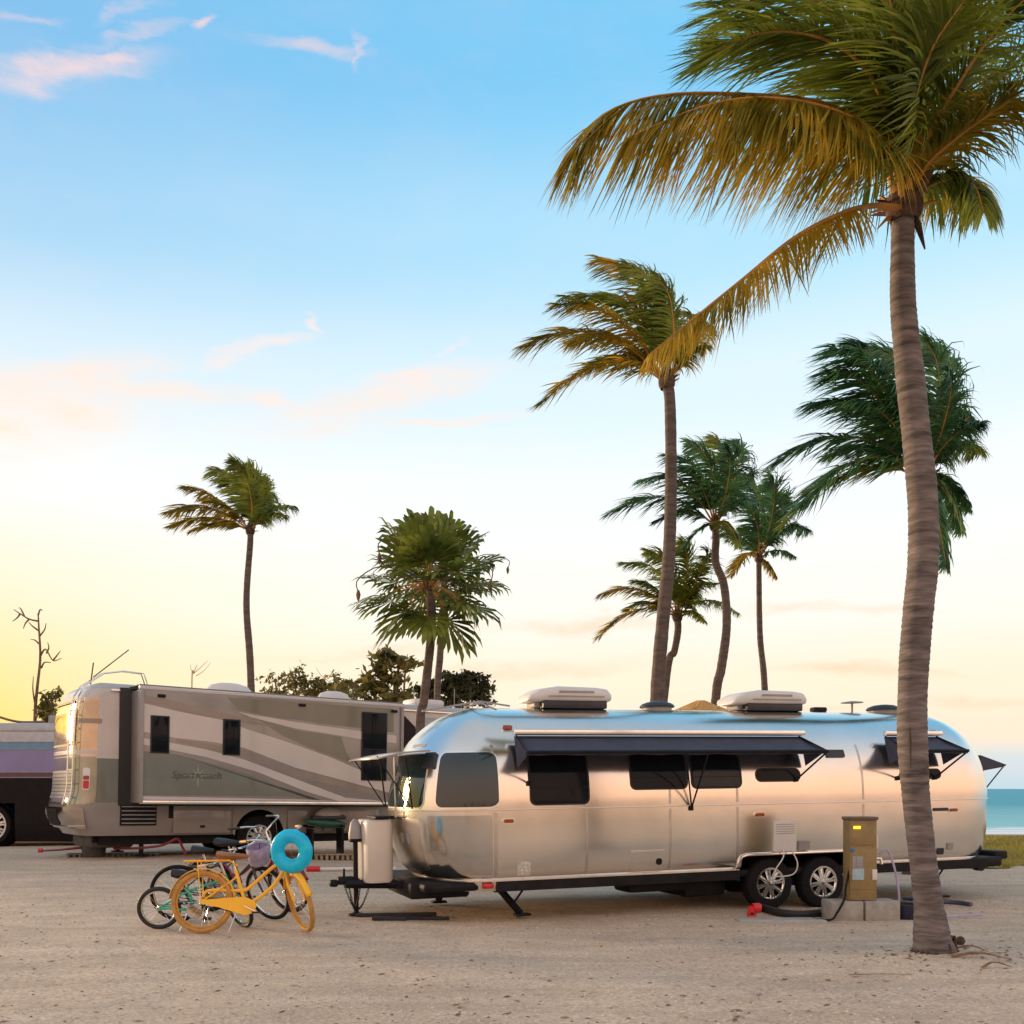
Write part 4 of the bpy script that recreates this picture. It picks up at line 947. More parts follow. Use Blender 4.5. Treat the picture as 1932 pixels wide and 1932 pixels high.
# ------------------------------------------------------------------ bicycles
def bicycle(label, loc, yaw, lean, r, wb, m_frame, m_tyre, steer=0, cruiser=False, m_seat=None, guard=False, rack=False, fenders=False, m_rim=None, basket=None, name='bicycle', seat_h=None, stem_h=None, grips=None):
    t = thing(name, label, 'bicycle', loc, (lean, 0, yaw), 'bicycles parked together by the motorhome')
    m_rim = m_rim or CHR; tw = .024 if not cruiser else .029
    xr, xf = -wb / 2, wb / 2
    def wheel(cx, mtx=None):
        def X(m): return m.xf(mtx) if mtx is not None else m
        ring = lambda rr, n: [(cx + rr * math.cos(a), 0, r + rr * math.sin(a)) for a in np.linspace(0, 2 * math.pi, n + 1)[:-1]]
        w = X(MB().tube(ring(r - tw, 48), tw, 8, closed=True)).build('wheel', m_tyre, t)
        X(MB().tube(ring(r - 2 * tw - .006, 40), .011, 6, closed=True)).build('rim', m_rim, w)
        sp = MB()
        for k in range(20):
            a = 2 * math.pi * k / 20; s_ = .025 if k % 2 else -.025
            sp.tube([(cx + .018 * math.cos(a + .6), s_, r + .018 * math.sin(a + .6)), (cx + (r - .06) * math.cos(a), 0, r + (r - .06) * math.sin(a))], .0016, 3, cap=False)
        X(sp).build('spokes', CHR, w)
        X(MB().lathe([(.012, -.05), (.026, -.045), (.014, -.02), (.014, .02), (.026, .045), (.012, .05)], (cx, 0, r), 'y', 12)).build('hub', CHR, w)
        return w
    ha = R(70)                                           # head angle
    seat_h = seat_h or r * 2.45; stem_h = stem_h or r * 2.9
    bb = Vector((xr + .44 * wb, 0, r * .86)); rh = Vector((xr, 0, r)); fh = Vector((xf, 0, r))
    up = Vector((-math.cos(ha), 0, math.sin(ha)))
    hd0 = fh + up * (r * 1.12) + Vector((-.03, 0, 0)); hd1 = hd0 + up * (r * .42)
    st = bb + Vector((-.30, 0, .95)).normalized() * (seat_h - bb.z - .12)
    f = MB(); tr_ = .019 if cruiser else .016
    f.tube([hd0 - up * .02, hd1 + up * .02], tr_ * 1.25, 10)
    f.tube([bb, st], tr_, 8)
    if cruiser:
        mid = bb + (st - bb) * .62
        f.tube([tuple(p) for p in spline([hd1 - up * .03, hd1.lerp(mid, .35) + Vector((0, 0, -.06)), hd1.lerp(mid, .72) + Vector((0, 0, -.11)), bb + (st - bb) * .42, rh + Vector((.06, 0, .12)), rh], 26)], tr_, 8)
        f.tube([tuple(p) for p in spline([hd0 + up * .03, hd0.lerp(bb, .35) + Vector((0, 0, -.045)), hd0.lerp(bb, .75) + Vector((0, 0, -.035)), bb], 18)], tr_ * 1.1, 8)
    else:
        f.tube([hd1 - up * .03, bb + (st - bb) * .82], tr_, 8); f.tube([hd0 + up * .03, bb], tr_ * 1.1, 8)
    for s_ in (-.055, .055):
        f.tube([bb + Vector((0, s_ * .4, 0)), rh + Vector((.12, s_, 0)), rh + Vector((0, s_, 0))], .010, 6)
        f.tube([bb + (st - bb) * .8, rh + Vector((0, s_, 0))], .009, 6)
    f.lathe([(.028, -.05), (.028, .05)], bb, 'y', 14)
    f.build('frame', m_frame, t)
    mt = Matrix.Translation(hd0) @ Matrix.Rotation(steer, 4, up) @ Matrix.Translation(-hd0)
    fk = MB()
    for s_ in (-.06, .06): fk.tube([hd0 + Vector((0, s_ * .55, 0)), hd0.lerp(fh, .45) + Vector((-.015, s_, 0)), fh + Vector((0, s_, 0))], [.017, .017, .010], 8)
    fk.box(hd0, (.05, .11, .035), bev=.012); fk.xf(mt).build('fork', m_frame, t)
    wheel(xr); wheel(xf, mt)
    hb = MB(); top = hd1 + up * (stem_h - hd1.z)
    hb.tube([hd1, top], .013, 8)
    w_ = .33 if cruiser else .28; bk = .24 if cruiser else .08; rs_ = .13 if cruiser else .04
    for s_ in (-1, 1):
        hb.tube([tuple(p) for p in spline([top, top + Vector((.02, s_ * .12, rs_ * .6)), top + Vector((-.02, s_ * w_ * .85, rs_)), top + Vector((-bk, s_ * w_, rs_ * .75))], 14)], .011, 8)
    h_ = hb.xf(mt).build('handlebar', CHR, t)
    for s_ in (-1, 1):
        MB().tube([top + Vector((-bk * .45, s_ * w_ * .96, rs_ * .9)), top + Vector((-bk - .05, s_ * w_ * 1.01, rs_ * .72))], .017, 8).xf(mt).build('grip', grips or RUB, h_)
    MB().tube([tuple(p) for p in spline([mt @ (top + Vector((-bk * .4, w_ * .9, rs_ * .9))), mt @ (top + Vector((.10, .1, -.02))), mt @ (hd0 + Vector((.06, .03, 0)))], 12)], .0035, 4).build('brake_cable', RUB, h_)
    sp_ = MB().tube([st - (st - bb).normalized() * .06, st + (st - bb).normalized() * .1], .013, 8).build('seat_post', CHR, t)
    sc = st + (st - bb).normalized() * .12; vs = []; n = 12; sw_ = 1.2 if cruiser else .9
    for (dx_, hw, hh) in ((-.14, .05, .02), (-.13, .10, .045), (-.06, .115, .05), (.02, .07, .04), (.09, .035, .03), (.14, .025, .02), (.15, .01, .01)):
        for j in range(n):
            a = 2 * math.pi * j / n; vs.append((sc.x + dx_ * sw_, hw * sw_ * math.cos(a), sc.z + .03 + hh * math.sin(a) + .015 * (dx_ < -.1)))
    fs = [(i * n + j, (i + 1) * n + j, (i + 1) * n + (j + 1) % n, i * n + (j + 1) % n) for i in range(6) for j in range(n)] + [tuple(range(n)), tuple(range(7 * n - 1, 6 * n - 1, -1))]
    MB().add(vs, fs).build('saddle', m_seat or RUB, t)
    ck = MB().lathe([(.001, -.045), (.085, -.045), (.09, -.04), (.09, -.035), (.001, -.035)], bb, 'y', 24); ck.build('chainring', CHR, t)
    for (s_, a) in ((-.07, R(-25)), (.07, R(155))):
        e = bb + Vector((.165 * math.cos(a), s_, .165 * math.sin(a)))
        c_ = MB().tube([bb + Vector((0, s_, 0)), e], .010, 6).build('crank_arm', CHR, t)
        MB().box(e + Vector((0, math.copysign(.05, s_), 0)), (.10, .08, .022), bev=.006).build('pedal', RUB, c_)
    MB().tube([bb + Vector((0, -.04, .085)), rh + Vector((0, -.04, .04))], .005, 4).tube([bb + Vector((0, -.04, -.085)), rh + Vector((0, -.04, -.04))], .005, 4).build('chain', CHAS, t)
    if guard:
        poly = [(rh.x - .02, r * .95), (rh.x - .01, r * 1.04), (rh.x + .25, r * 1.12), (bb.x, bb.z + .10), (bb.x + .10, bb.z + .06), (bb.x + .13, bb.z), (bb.x + .09, bb.z - .08), (bb.x, bb.z - .10), (rh.x + .2, r * .82)]
        MB().prism(poly, lambda p: (p[0], -.062, p[1]), lambda p: (p[0], -.05, p[1])).build('chain_guard', m_frame, t, smooth=False)
    if fenders:
        for (cx, a0, a1, mm) in ((xr, 5, 175, None), (xf, 20, 165, mt)):
            vs = []; A = np.linspace(R(a0), R(a1), 20)
            for a in A:
                for k in (-1, -.4, .4, 1): vs.append((cx + (r + .025 - .012 * abs(k)) * math.cos(a), k * .036, r + (r + .025 - .012 * abs(k)) * math.sin(a)))
            fs = [(i * 4 + j, (i + 1) * 4 + j, (i + 1) * 4 + j + 1, i * 4 + j + 1) for i in range(19) for j in range(3)]
            m = MB().add(vs, fs)
            if mm is not None: m.xf(mm)
            o = m.build('mudguard', m_frame, t); md = o.modifiers.new('thickness', 'SOLIDIFY'); md.thickness = .003
    if rack:
        rk = MB(); z = r * 2 + .10
        for s_ in (-.07, .07): rk.tube([(xr - .20, s_, z), (xr + .30, s_, z + .01), (st.x + .02, s_ * .3, z - .05)], .009, 6).tube([(xr - .05, s_, z), (xr, s_ * .9, r)], .006, 6)
        for x in np.linspace(xr - .2, xr + .28, 6): rk.tube([(x, -.07, z), (x, .07, z)], .007, 6)
        rk.build('rear_rack', m_frame, t)
    MB().tube([bb + Vector((-.08, -.02, -.02)), bb + Vector((-.14, -.17, .012 - bb.z))], .009, 6).build('kickstand', CHR, t)
    if basket is not None:
        q = top + Vector((.17, 0, -.08)); bk_ = MB()
        vs = []; n = 16
        for (z, k) in ((-.12, .75), (-.1, .85), (.08, 1), (.11, .96), (.10, .9)):
            for j in range(n):
                a = 2 * math.pi * j / n; vs.append((q.x + .11 * k * math.copysign(abs(math.cos(a)) ** .7, math.cos(a)), .14 * k * math.copysign(abs(math.sin(a)) ** .7, math.sin(a)), q.z + z))
        fs = [(i * n + j, i * n + (j + 1) % n, (i + 1) * n + (j + 1) % n, (i + 1) * n + j) for i in range(4) for j in range(n)] + [tuple(range(n - 1, -1, -1))]
        bk_.add(vs, fs).xf(mt).build('handlebar_bag', basket, t)
    return t, mt @ (top + Vector((-.05, 0, .02)))
YEL = mat('golden yellow enamel', (.95, .50, .008), .3, 0, var=.05, vs=5, coat=.4)
TAN = mat('tan cruiser tyre', (.48, .25, .06), .65, 0, var=.2, vs=12)
TEAL = mat('teal green enamel', (.005, .46, .27), .3, 0, var=.08, vs=5, coat=.4)
BLK = mat('black enamel', (.02, .015, .03), .3, 0, var=.2, vs=5, coat=.4)
MAR = mat('maroon enamel', (.20, .012, .03), .3, 0, var=.15, vs=5, coat=.4)
def gp(u, v, off=(0, 0)):
    p = G(u, v); return Vector((p.x + off[0], p.y + off[1], gz(p.x + off[0], p.y + off[1])))
pY = gp(474, 1761)
yb, ytop = bicycle('golden yellow cruiser bicycle with tan tyres, in front of the other bicycles', pY, R(1), R(-7), .345, 1.09, YEL, TAN, steer=R(-62), cruiser=True, m_seat=mat('brown leather saddle', (.30, .13, .05), .5, 0, var=.3), guard=True, rack=True, fenders=True, m_rim=mat('yellow rim', (.55, .27, .03), .35, 0), grips=TAN, seat_h=.84, stem_h=.98)
bicycle('small teal green child bicycle with black tyres behind the yellow one', gp(378, 1752), R(6), R(6), .245, .90, TEAL, RUB, steer=R(-50), m_seat=RUB, seat_h=.62, stem_h=.78, name='child_bicycle')
bicycle('black bicycle with a lilac handlebar bag behind the teal one', gp(424, 1738), R(3), R(8), .345, 1.06, BLK, TYRE, steer=R(-35), basket=mat('lilac cloth', (.36, .33, .52), .7, 0, var=.25, vs=12), seat_h=.86, stem_h=.92)
bicycle('maroon bicycle with swept chrome handlebars at the back of the group', gp(470, 1722), R(-8), R(5), .345, 1.08, MAR, TYRE, steer=R(-25), cruiser=True, m_seat=RUB, seat_h=.90, stem_h=1.06, fenders=True)
# swim ring hung on the yellow handlebar
rc = P(550, 1606, pY.y - .12)
t = thing('swim_ring', 'bright turquoise inflatable swim ring hung on the yellow bicycle handlebar', 'swim ring', rc, (R(4), 0, R(-12)))
vs = []; n1, n2 = 56, 16; Rm, rm = .165, .078
for i in range(n1):
    a = 2 * math.pi * i / n1; k = 1 + .015 * math.sin(11 * a) - .10 * math.exp(-((a - 1.15) / .05) ** 2)
    for j in range(n2):
        b = 2 * math.pi * j / n2; rr = Rm + rm * k * math.cos(b); vs.append((rr * math.cos(a), rm * .8 * k * math.sin(b), rr * math.sin(a)))
fs = [(i * n2 + j, ((i + 1) % n1) * n2 + j, ((i + 1) % n1) * n2 + (j + 1) % n2, i * n2 + (j + 1) % n2) for i in range(n1) for j in range(n2)]
MB().add(vs, fs).build('tube', mat('turquoise vinyl', (.004, .60, .98), .3, 0, var=.08, vs=9, c2=(.01, .72, 1.0), transl=.25), t, auto=0)
MB().lathe([(.012, 0), (.012, .02), (.006, .035), (.001, .035)], (.0, -.062, -Rm), 'y', 10).build('valve', mat('clear vinyl', (.5, .7, .75), .3), t)

# ------------------------------------------------------------------ service pedestal and hoses
pp = gp(1631, 1735); pd = pp.y
def flat(o): return Vector((o.x, o.y, gz(o.x, o.y)))
ped = thing('service_pedestal', 'tan utility pedestal with lit yellow lamp on a concrete footing', 'pedestal', (pp.x, pp.y + .17, pp.z), (0, 0, R(3)))
for (x, w) in ((-.22, .40), (.22, .43)):
    MB().box((x, 0, .115), (w, .36, .25), bev=.015).build('footing_block', CONC, ped)
b = MB().box((0, 0, .74), (.335, .24, .99), bev=.012).build('cabinet', PED, ped)
MB().box((0, -.005, 1.245), (.36, .28, .04), bev=.012).build('cap', mat('dark tan cap', (.13, .095, .06), .5, 0), b)
MB().box((.0, -.123, 1.05), (.30, .012, .26), bev=.004).build('lamp_panel', PED, b)
MB().box((-.085, -.128, 1.135), (.09, .02, .035), bev=.006).build('lamp', mat('lit lamp', (1.0, .62, .02), .4, 0, var=.02, emit=1.6), b)
MB().box((.0, -.122, .63), (.30, .012, .5), bev=.004).build('outlet_panel', PED, b)
MB().box((-.14, -.126, .86), (.045, .01, .045), bev=.003).build('blue_sticker', mat('blue sticker', (.03, .16, .48), .4, 0), b)
MB().box((-.075, -.126, .71), (.13, .012, .15), bev=.004).box((-.075, -.133, .72), (.045, .015, .13), bev=.005).build('outlet', GPL, b)
MB().box((-.07, -.131, .565), (.145, .012, .14), bev=.004).build('notice', mat('pale blue notice', (.36, .50, .58), .5, 0, var=.25, vs=22), b)
MB().box((.135, -.131, .56), (.06, .012, .13), bev=.004).build('small_notice', WPL, b)
MB().box((.175, -.06, .96), (.035, .08, .17), bev=.01).build('side_socket', WPL, b)
MB().tube([(.17, -.03, .75), (.25, -.03, .75), (.26, -.03, .68)], .02, 8).build('water_tap', CHR, b)
def hose(name, pts, r, m, label, n=60):
    return tag(MB().tube([tuple(p) for p in spline(pts, n)], r, 8).build(name, m), label, 'hose')
def lp(u, v, d): return P(u, v, d)
hose('drain_hose', [lp(1425, 1712, 13.1), flat(gp(1438, 1719)) + Vector((0, 0, .05)), flat(gp(1465, 1727)) + Vector((0, 0, .05)), flat(gp(1505, 1731)) + Vector((0, 0, .05)), flat(gp(1545, 1728)) + Vector((0, 0, .05)), flat(gp(1572, 1722)) + Vector((0, .1, .06))], .048, RUB, 'thick black drain hose curling on the sand below the trailer wheels')
hose('water_hose', [pp + Vector((.22, .13, .80)), pp + Vector((.32, .12, .86)), pp + Vector((.42, .14, .62)), pp + Vector((.48, .16, .30)), pp + Vector((.5, .2, .04)), pp + Vector((.75, .25, .03)), pp + Vector((1.1, .2, .03)), pp + Vector((1.3, .3, .03)), pp + Vector((1.6, .35, .03))], .014, mat('lilac hose', (.42, .38, .58), .4, 0), 'thin lilac water hose looping down beside the pedestal')
hose('power_cord', [pp + Vector((-.15, .10, .62)), pp + Vector((-.22, .02, .40)), pp + Vector((-.26, -.06, .28)), pp + Vector((-.36, -.1, .12)), pp + Vector((-.45, -.12, .03)), pp + Vector((-.6, .1, .02))], .014, CHAS, 'black power cord draped over the concrete footing')
x_, z_ = TX(1478, 1600); pw = tr.matrix_basis @ Vector((x_, -.02, z_))
hose('white_cable', [pw, pw + Vector((-.02, -.06, -.12)), pw + Vector((-.12, -.1, -.26)), pw + Vector((-.14, -.1, -.36)), pw + Vector((.1, -.08, -.34)), pw + Vector((.17, -.06, -.2)), pw + Vector((.1, -.02, -.02))], .009, WPL, 'white cable looped from the trailer water heater door over the front wheel', 40)
p = gp(1710, 1722)
hose('coiled_hose', [p + Vector((.22 * math.cos(a) * (1 - a * .006), .2 * math.sin(a), .04 + .022 * a / 2)) for a in np.linspace(0, 14, 40)], .028, mat('navy hose', (.03, .04, .09), .45, 0), 'coiled navy hose between the pedestal and the leaning palm', 120)
hose('blue_hose', [gp(1735, 1702) + Vector((0, 0, .03)), gp(1780, 1701) + Vector((0, 0, .03)), gp(1810, 1703) + Vector((0, 0, .03)), gp(1832, 1706) + Vector((0, 0, .03))], .03, mat('slate blue hose', (.07, .09, .16), .45, 0), 'slate blue hose end on the sand right of the leaning palm', 20)
p = gp(1418, 1731)
t = thing('hose_adapter', 'red sewer hose adapter standing on the pale slab', 'fitting', p + Vector((0, 0, .02)), (0, 0, R(15))); t.scale = (.68, .68, .8)
MB().lathe([(.001, 0), (.085, 0), (.085, .05), (.07, .06), (.07, .16), (.001, .16)], n=18).lathe([(.055, -.01), (.075, 0), (.075, .13), (.06, .15), (.001, .15)], (.02, -.01, .13), 'x', 18).build('elbow', mat('bright red plastic', (.62, .02, .025), .35, 0, var=.1), t)
MB().box((-.03, -.08, .05), (.06, .02, .035), bev=.006).build('latch', CHAS, t)
a_, b_ = gp(1395, 1738), gp(1560, 1738)
m = MB().box(((a_.x + b_.x) / 2, a_.y + .14, a_.z + .006), (b_.x - a_.x, .34, .03), bev=.012)
tag(m.build('concrete_slab', mat('pale slab', (.40, .40, .38), .9, 0, var=.15, bump=.3)), 'thin pale concrete slab set in the sand under the drain hose', 'slab')
t = thing('hose_reel', 'small navy plastic tub at the right end of the concrete footing', 'tub', gp(1712, 1731))
MB().lathe([(.001, 0), (.15, 0), (.16, .02), (.175, .17), (.165, .18), (.15, .03), (.001, .03)], n=22).build('tub_wall', mat('navy plastic', (.015, .02, .05), .45, 0), t)
MB().tube([(.17 * math.cos(a), .17 * math.sin(a), .175) for a in np.linspace(0, 2 * math.pi, 25)[:-1]], .012, 6, closed=True).build('rim', DPL, t)
# boards on the sand under the tongue
for i, (u, v, L_, w, a, lab) in enumerate(((748, 1727, 1.0, .10, 7, 'long dark board lying on the sand below the trailer hitch'), (735, 1735, .42, .10, 2, 'short dark board in front of the long one below the hitch'), (805, 1733, .55, .05, 3, 'thin dark batten on the sand right of the boards'))):
    p = gp(u, v)
    tag(MB().box((0, 0, .022), (L_, w, .04), bev=.006).build('board', mat('dark board', (.022, .02, .022), .7, 0, var=.4, vs=9)), lab, 'board', 'boards under the trailer hitch')
    o = COL.objects[-1]; o.location = p; o.rotation_euler = (0, 0, R(a))

# ------------------------------------------------------------------ palms
def nrmv(a): return a / np.maximum(1e-9, np.linalg.norm(a, axis=-1, keepdims=True))
def leaflets(pts, L, n, width, wind, grav, seed, t0=.14, hint=None, nseg=5, lift=.25, sweep=35, sides=(1, -1), g0=0):
    r = np.random.default_rng(seed); C = spline(pts, 60); T = nrmv(np.gradient(C, axis=0))
    V = []; F = []; base_n = 0
    for sg in sides:
        t = np.clip(np.linspace(t0, 1, n) + r.normal(0, .25 / n, n), 0, 1); idx = t * 59
        p = np.stack([np.interp(idx, np.arange(60), C[:, k]) for k in range(3)], 1)
        tg = nrmv(np.stack([np.interp(idx, np.arange(60), T[:, k]) for k in range(3)], 1))
        h = np.array(hint if hint is not None else (0, 0, 1.0))
        S = nrmv(np.cross(tg, h)); Nn = np.cross(S, tg)
        A = np.radians(sweep + 22 * t + r.normal(0, 6, n))[:, None]
        d0 = nrmv(S * sg * np.cos(A) + tg * np.sin(A) + Nn * (lift + r.normal(0, .12, n)[:, None]))
        ln = L * (.45 + .55 * np.sin(np.pi * np.clip(.12 + .78 * t, 0, 1))) * (1 - .35 * np.clip((t - .8) / .2, 0, 1)) * r.uniform(.72, 1.08, n)
        cl = sum(np.sin(t * f_ * 6.283 + r.random() * 6.283) for f_ in (4.3, 9.1, 17.7)) / 3      # leaflets clump into tufts
        gw = np.clip(1 + .55 * cl + r.normal(0, .22, n), .25, 1.9)[:, None]
        ln = ln * np.where(r.random(n) < .08, r.uniform(.35, .7, n), 1)
        d0 = nrmv(d0 + Nn * (.22 * cl)[:, None] + tg * (.25 * np.cos(t * 40))[:, None] * .6)
        push = np.array(wind)[None] * gw + np.array([0, 0, -grav])[None] * np.clip(r.normal(1, .2, n), .5, 1.6)[:, None]
        q = p.copy(); rows = []
        wv0 = nrmv(np.cross(d0, Nn + r.normal(0, .35, (n, 3))))
        for k in range(nseg + 1):
            f = k / nseg; d = nrmv(d0 + push * (g0 + (1 - g0) * f ** .8) * 1.15 + r.normal(0, .02, (n, 3)))
            wv = nrmv(wv0 - d * np.sum(wv0 * d, 1, keepdims=True)); wd = width * (1 - f) ** .55 * (.55 + .45 * min(1, f * 5 + .2)) + .0015
            rows.append((q - wv * wd / 2, q + wv * wd / 2)); q = q + d * (ln / nseg)[:, None]
        arr = np.stack([x for pr in rows for x in pr], 1)                  # n, 2*(nseg+1), 3
        k2 = 2 * (nseg + 1); V.append(arr.reshape(-1, 3)); b = base_n + (np.arange(n) * k2)[:, None]
        for k in range(nseg): F.append(b + np.array([[2 * k, 2 * k + 1, 2 * k + 3, 2 * k + 2]]))
        base_n += n * k2
    return np.concatenate(V), np.concatenate(F)
def add_frond(tree, base, pts, L, n, width, wind, grav, seed, m_leaf, r0, **kw):
    pts = [Vector(p) - base for p in pts]
    C = spline(pts, 30); rad = [r0 * (1 - .92 * (i / 29) ** .7) + .003 for i in range(30)]
    fr = MB().tube([tuple(p) for p in C], rad, 6).build('frond', STALK, tree)
    V, F = leaflets(pts, L, n, width, wind, grav, seed, **kw)
    me = bpy.data.meshes.new('leaflets'); me.from_pydata(V.tolist(), [], F.tolist()); me.update()
    o = mkobj('leaflets', me, m_leaf, fr, True, 0); tag(o, kind='stuff'); return fr
def trunk(tree, base, path, rads, m, ring=.085, amp=.03, n=20, seed=0, res=None, at_path=False):
    pts = spline([Vector(p) - base for p in path], 200); L_ = np.concatenate([[0], np.cumsum(np.linalg.norm(np.diff(pts, axis=0), axis=1))])
    k = res or int(L_[-1] / ring * 4); s_ = np.linspace(0, L_[-1], k)
    C = np.stack([np.interp(s_, L_, pts[:, j]) for j in range(3)], 1)
    rpos = np.linspace(0, 1, len(rads))
    if at_path:          # one radius for each point of the path
        pl = np.array([tuple(Vector(p) - base) for p in path]); rpos = np.concatenate([[0], np.cumsum(np.linalg.norm(np.diff(pl, axis=0), axis=1))]); rpos /= rpos[-1]
    rr = np.interp(s_ / L_[-1], rpos, rads)
    r = np.random.default_rng(seed); ph = np.cumsum(np.r_[0, np.diff(s_) / ring * r.uniform(.75, 1.3, k - 1)])
    fr = ph % 1; tilt = r.normal(0, .5, k)
    ra = r.uniform(.3, 1.7, int(ph[-1]) + 2)[ph.astype(int)]
    rr = rr * (1 + amp * ra * (1 - fr * 1.6)) * (1 + r.normal(0, .003, k)) * (1 + .012 * np.sin(s_ * 3.1 + seed) + .015 * np.sin(s_ * 7.3))
    m_ = MB().tube([tuple(p) for p in C], list(rr), n)
    v = np.array(m_.v); v += r.normal(0, 1, v.shape) * np.repeat(rr, n)[:, None] * .004; m_.v = [tuple(x) for x in v]
    return m_.build('trunk', m, tree, auto=60)
def crown_boots(tree, base, c, r, seed, n=12, up=.35):
    rg = random.Random(seed); m = MB()
    for k in range(n):
        a = k * 2.4; e = rg.uniform(.2, 1.2)
        d = Vector((math.cos(a) * math.cos(e), math.sin(a) * math.cos(e), math.sin(e))); p = c - base + Vector((math.cos(a) * r * .8, math.sin(a) * r * .8, rg.uniform(-.1, up) * r * 2))
        L_ = r * rg.uniform(1.2, 2.6)
        MB().tube([p, p + d * L_ * .6, p + d * L_ + Vector((0, 0, -.1 * r))], [r * .38, r * .26, r * .07], 6, flat=.5).build('leaf_base', FIB if k % 3 else STALK, tree)
    MB().lathe([(r * .95, -r * 1.0), (r * 1.25, -r * .4), (r * 1.3, r * .4), (r * .9, r * 1.6), (r * .4, r * 2.6), (.01, r * 2.9)], c - base, n=14).build('crown_fibre', FIB, tree)

# foreground palm: trunk outline measured along its length
D0 = 9.6
TP = [(1764, 1812, 42), (1759, 1775, 34), (1753, 1716, 27.5), (1739, 1602, 24), (1727, 1488, 25), (1721, 1374, 27.5), (1724, 1260, 27), (1733, 1146, 27.5), (1741, 1070, 27), (1742.5, 994, 27.5), (1739, 918, 27), (1727, 804, 26), (1715, 690, 25), (1704, 576, 23), (1703, 447, 21.5), (1704, 400, 20)]
base = P(1764, 1812, D0); base.z = gz(base.x, base.y) - .04
big = thing('palm_tree', 'tall leaning coconut palm with curved grey trunk in the right foreground', 'palm tree', base)
path = [P(u, v, D0) for u, v, w in TP]; path[0] = base.copy()
trunk(big, base, path, [w / PX * D0 for u, v, w in [(1764, 1812, 41)] + TP[1:]], BARK, ring=.062, amp=.026, n=28, seed=3, at_path=True)
rgf = random.Random(12)
for k in range(46):
    a = rgf.uniform(0, 2 * math.pi); q = Vector((math.cos(a), math.sin(a), 0)); r_ = .185
    MB().tube([q * r_ * .9 + Vector((0, 0, rgf.uniform(.07, .2))), q * r_ * 1.02 + Vector((0, 0, .05)), q * (r_ + rgf.uniform(.04, .11)) + Vector((0, 0, -.01))], [.014, .012, .006], 5).build('root', FIB, big)
MB().tube([P(1716, 1372, D0 - .262) - base, P(1717, 1400, D0 - .264) - base, P(1718, 1450, D0 - .255) - base], [.012, .026, .008], 6, flat=.4).build('bark_scar', mat('dark bark scar', (.03, .022, .02), .95), big)
cb = P(1706, 392, D0); crown_boots(big, base, cb, .13, 4, 16)
WIND = (-.55, .1, .02)
def bf(pp, L, n, m, seed, wind=WIND, grav=.9, w=.036, r0=.032, **kw):
    add_frond(big, base, [P(u, v, d) for u, v, d in pp], L, int(n * 1.7), w * .62, wind, grav, seed, m, r0, **kw)
# long arching fronds to the left
bf([(1700, 385, 9.6), (1684, 300, 9.5), (1640, 235, 9.3), (1540, 192, 9.1), (1400, 178, 8.9), (1250, 180, 8.8), (1140, 215, 8.7), (1068, 292, 8.7)], 1.12, 150, LEAFO, 11, grav=1.9, wind=(-.6, 0, 0), lift=.0, g0=.45, sweep=14, t0=.19)
bf([(1704, 380, 9.5), (1690, 310, 9.3), (1655, 255, 9.0), (1590, 215, 8.8), (1500, 190, 8.6), (1400, 186, 8.5), (1300, 210, 8.4), (1180, 262, 8.4)], 1.05, 140, LEAFO, 12, grav=1.9, wind=(-.4, 0, 0), lift=.0, g0=.45, sweep=14, t0=.19)
bf([(1706, 370, 9.7), (1690, 300, 9.9), (1640, 250, 10.2), (1560, 225, 10.5), (1460, 225, 10.7), (1360, 255, 10.8)], .95, 110, LEAF, 13, grav=1.6, wind=(-.4, 0, 0), lift=.0, g0=.45)
# low frond sweeping down-left
bf([(1696, 392, 9.5), (1650, 388, 9.3), (1590, 402, 9.1), (1500, 448, 8.9), (1400, 528, 8.7), (1300, 608, 8.6), (1222, 672, 8.5)], .66, 130, LEAFO, 14, grav=1.8, wind=(-.15, 0, 0), lift=.0, g0=.45, t0=.26, sweep=12, w=.03)
# lower right, short and hanging
bf([(1712, 385, 9.6), (1750, 352, 9.6), (1800, 335, 9.5), (1838, 352, 9.3), (1856, 400, 9.1)], .62, 90, LEAF, 15, grav=1.9, wind=(-.25, 0, 0), lift=0, t0=.2)
bf([(1712, 385, 9.8), (1760, 348, 10.1), (1815, 345, 10.4), (1852, 385, 10.6)], .6, 70, LEAFO, 16, grav=1.9, wind=(-.25, 0, 0), lift=0, t0=.2)
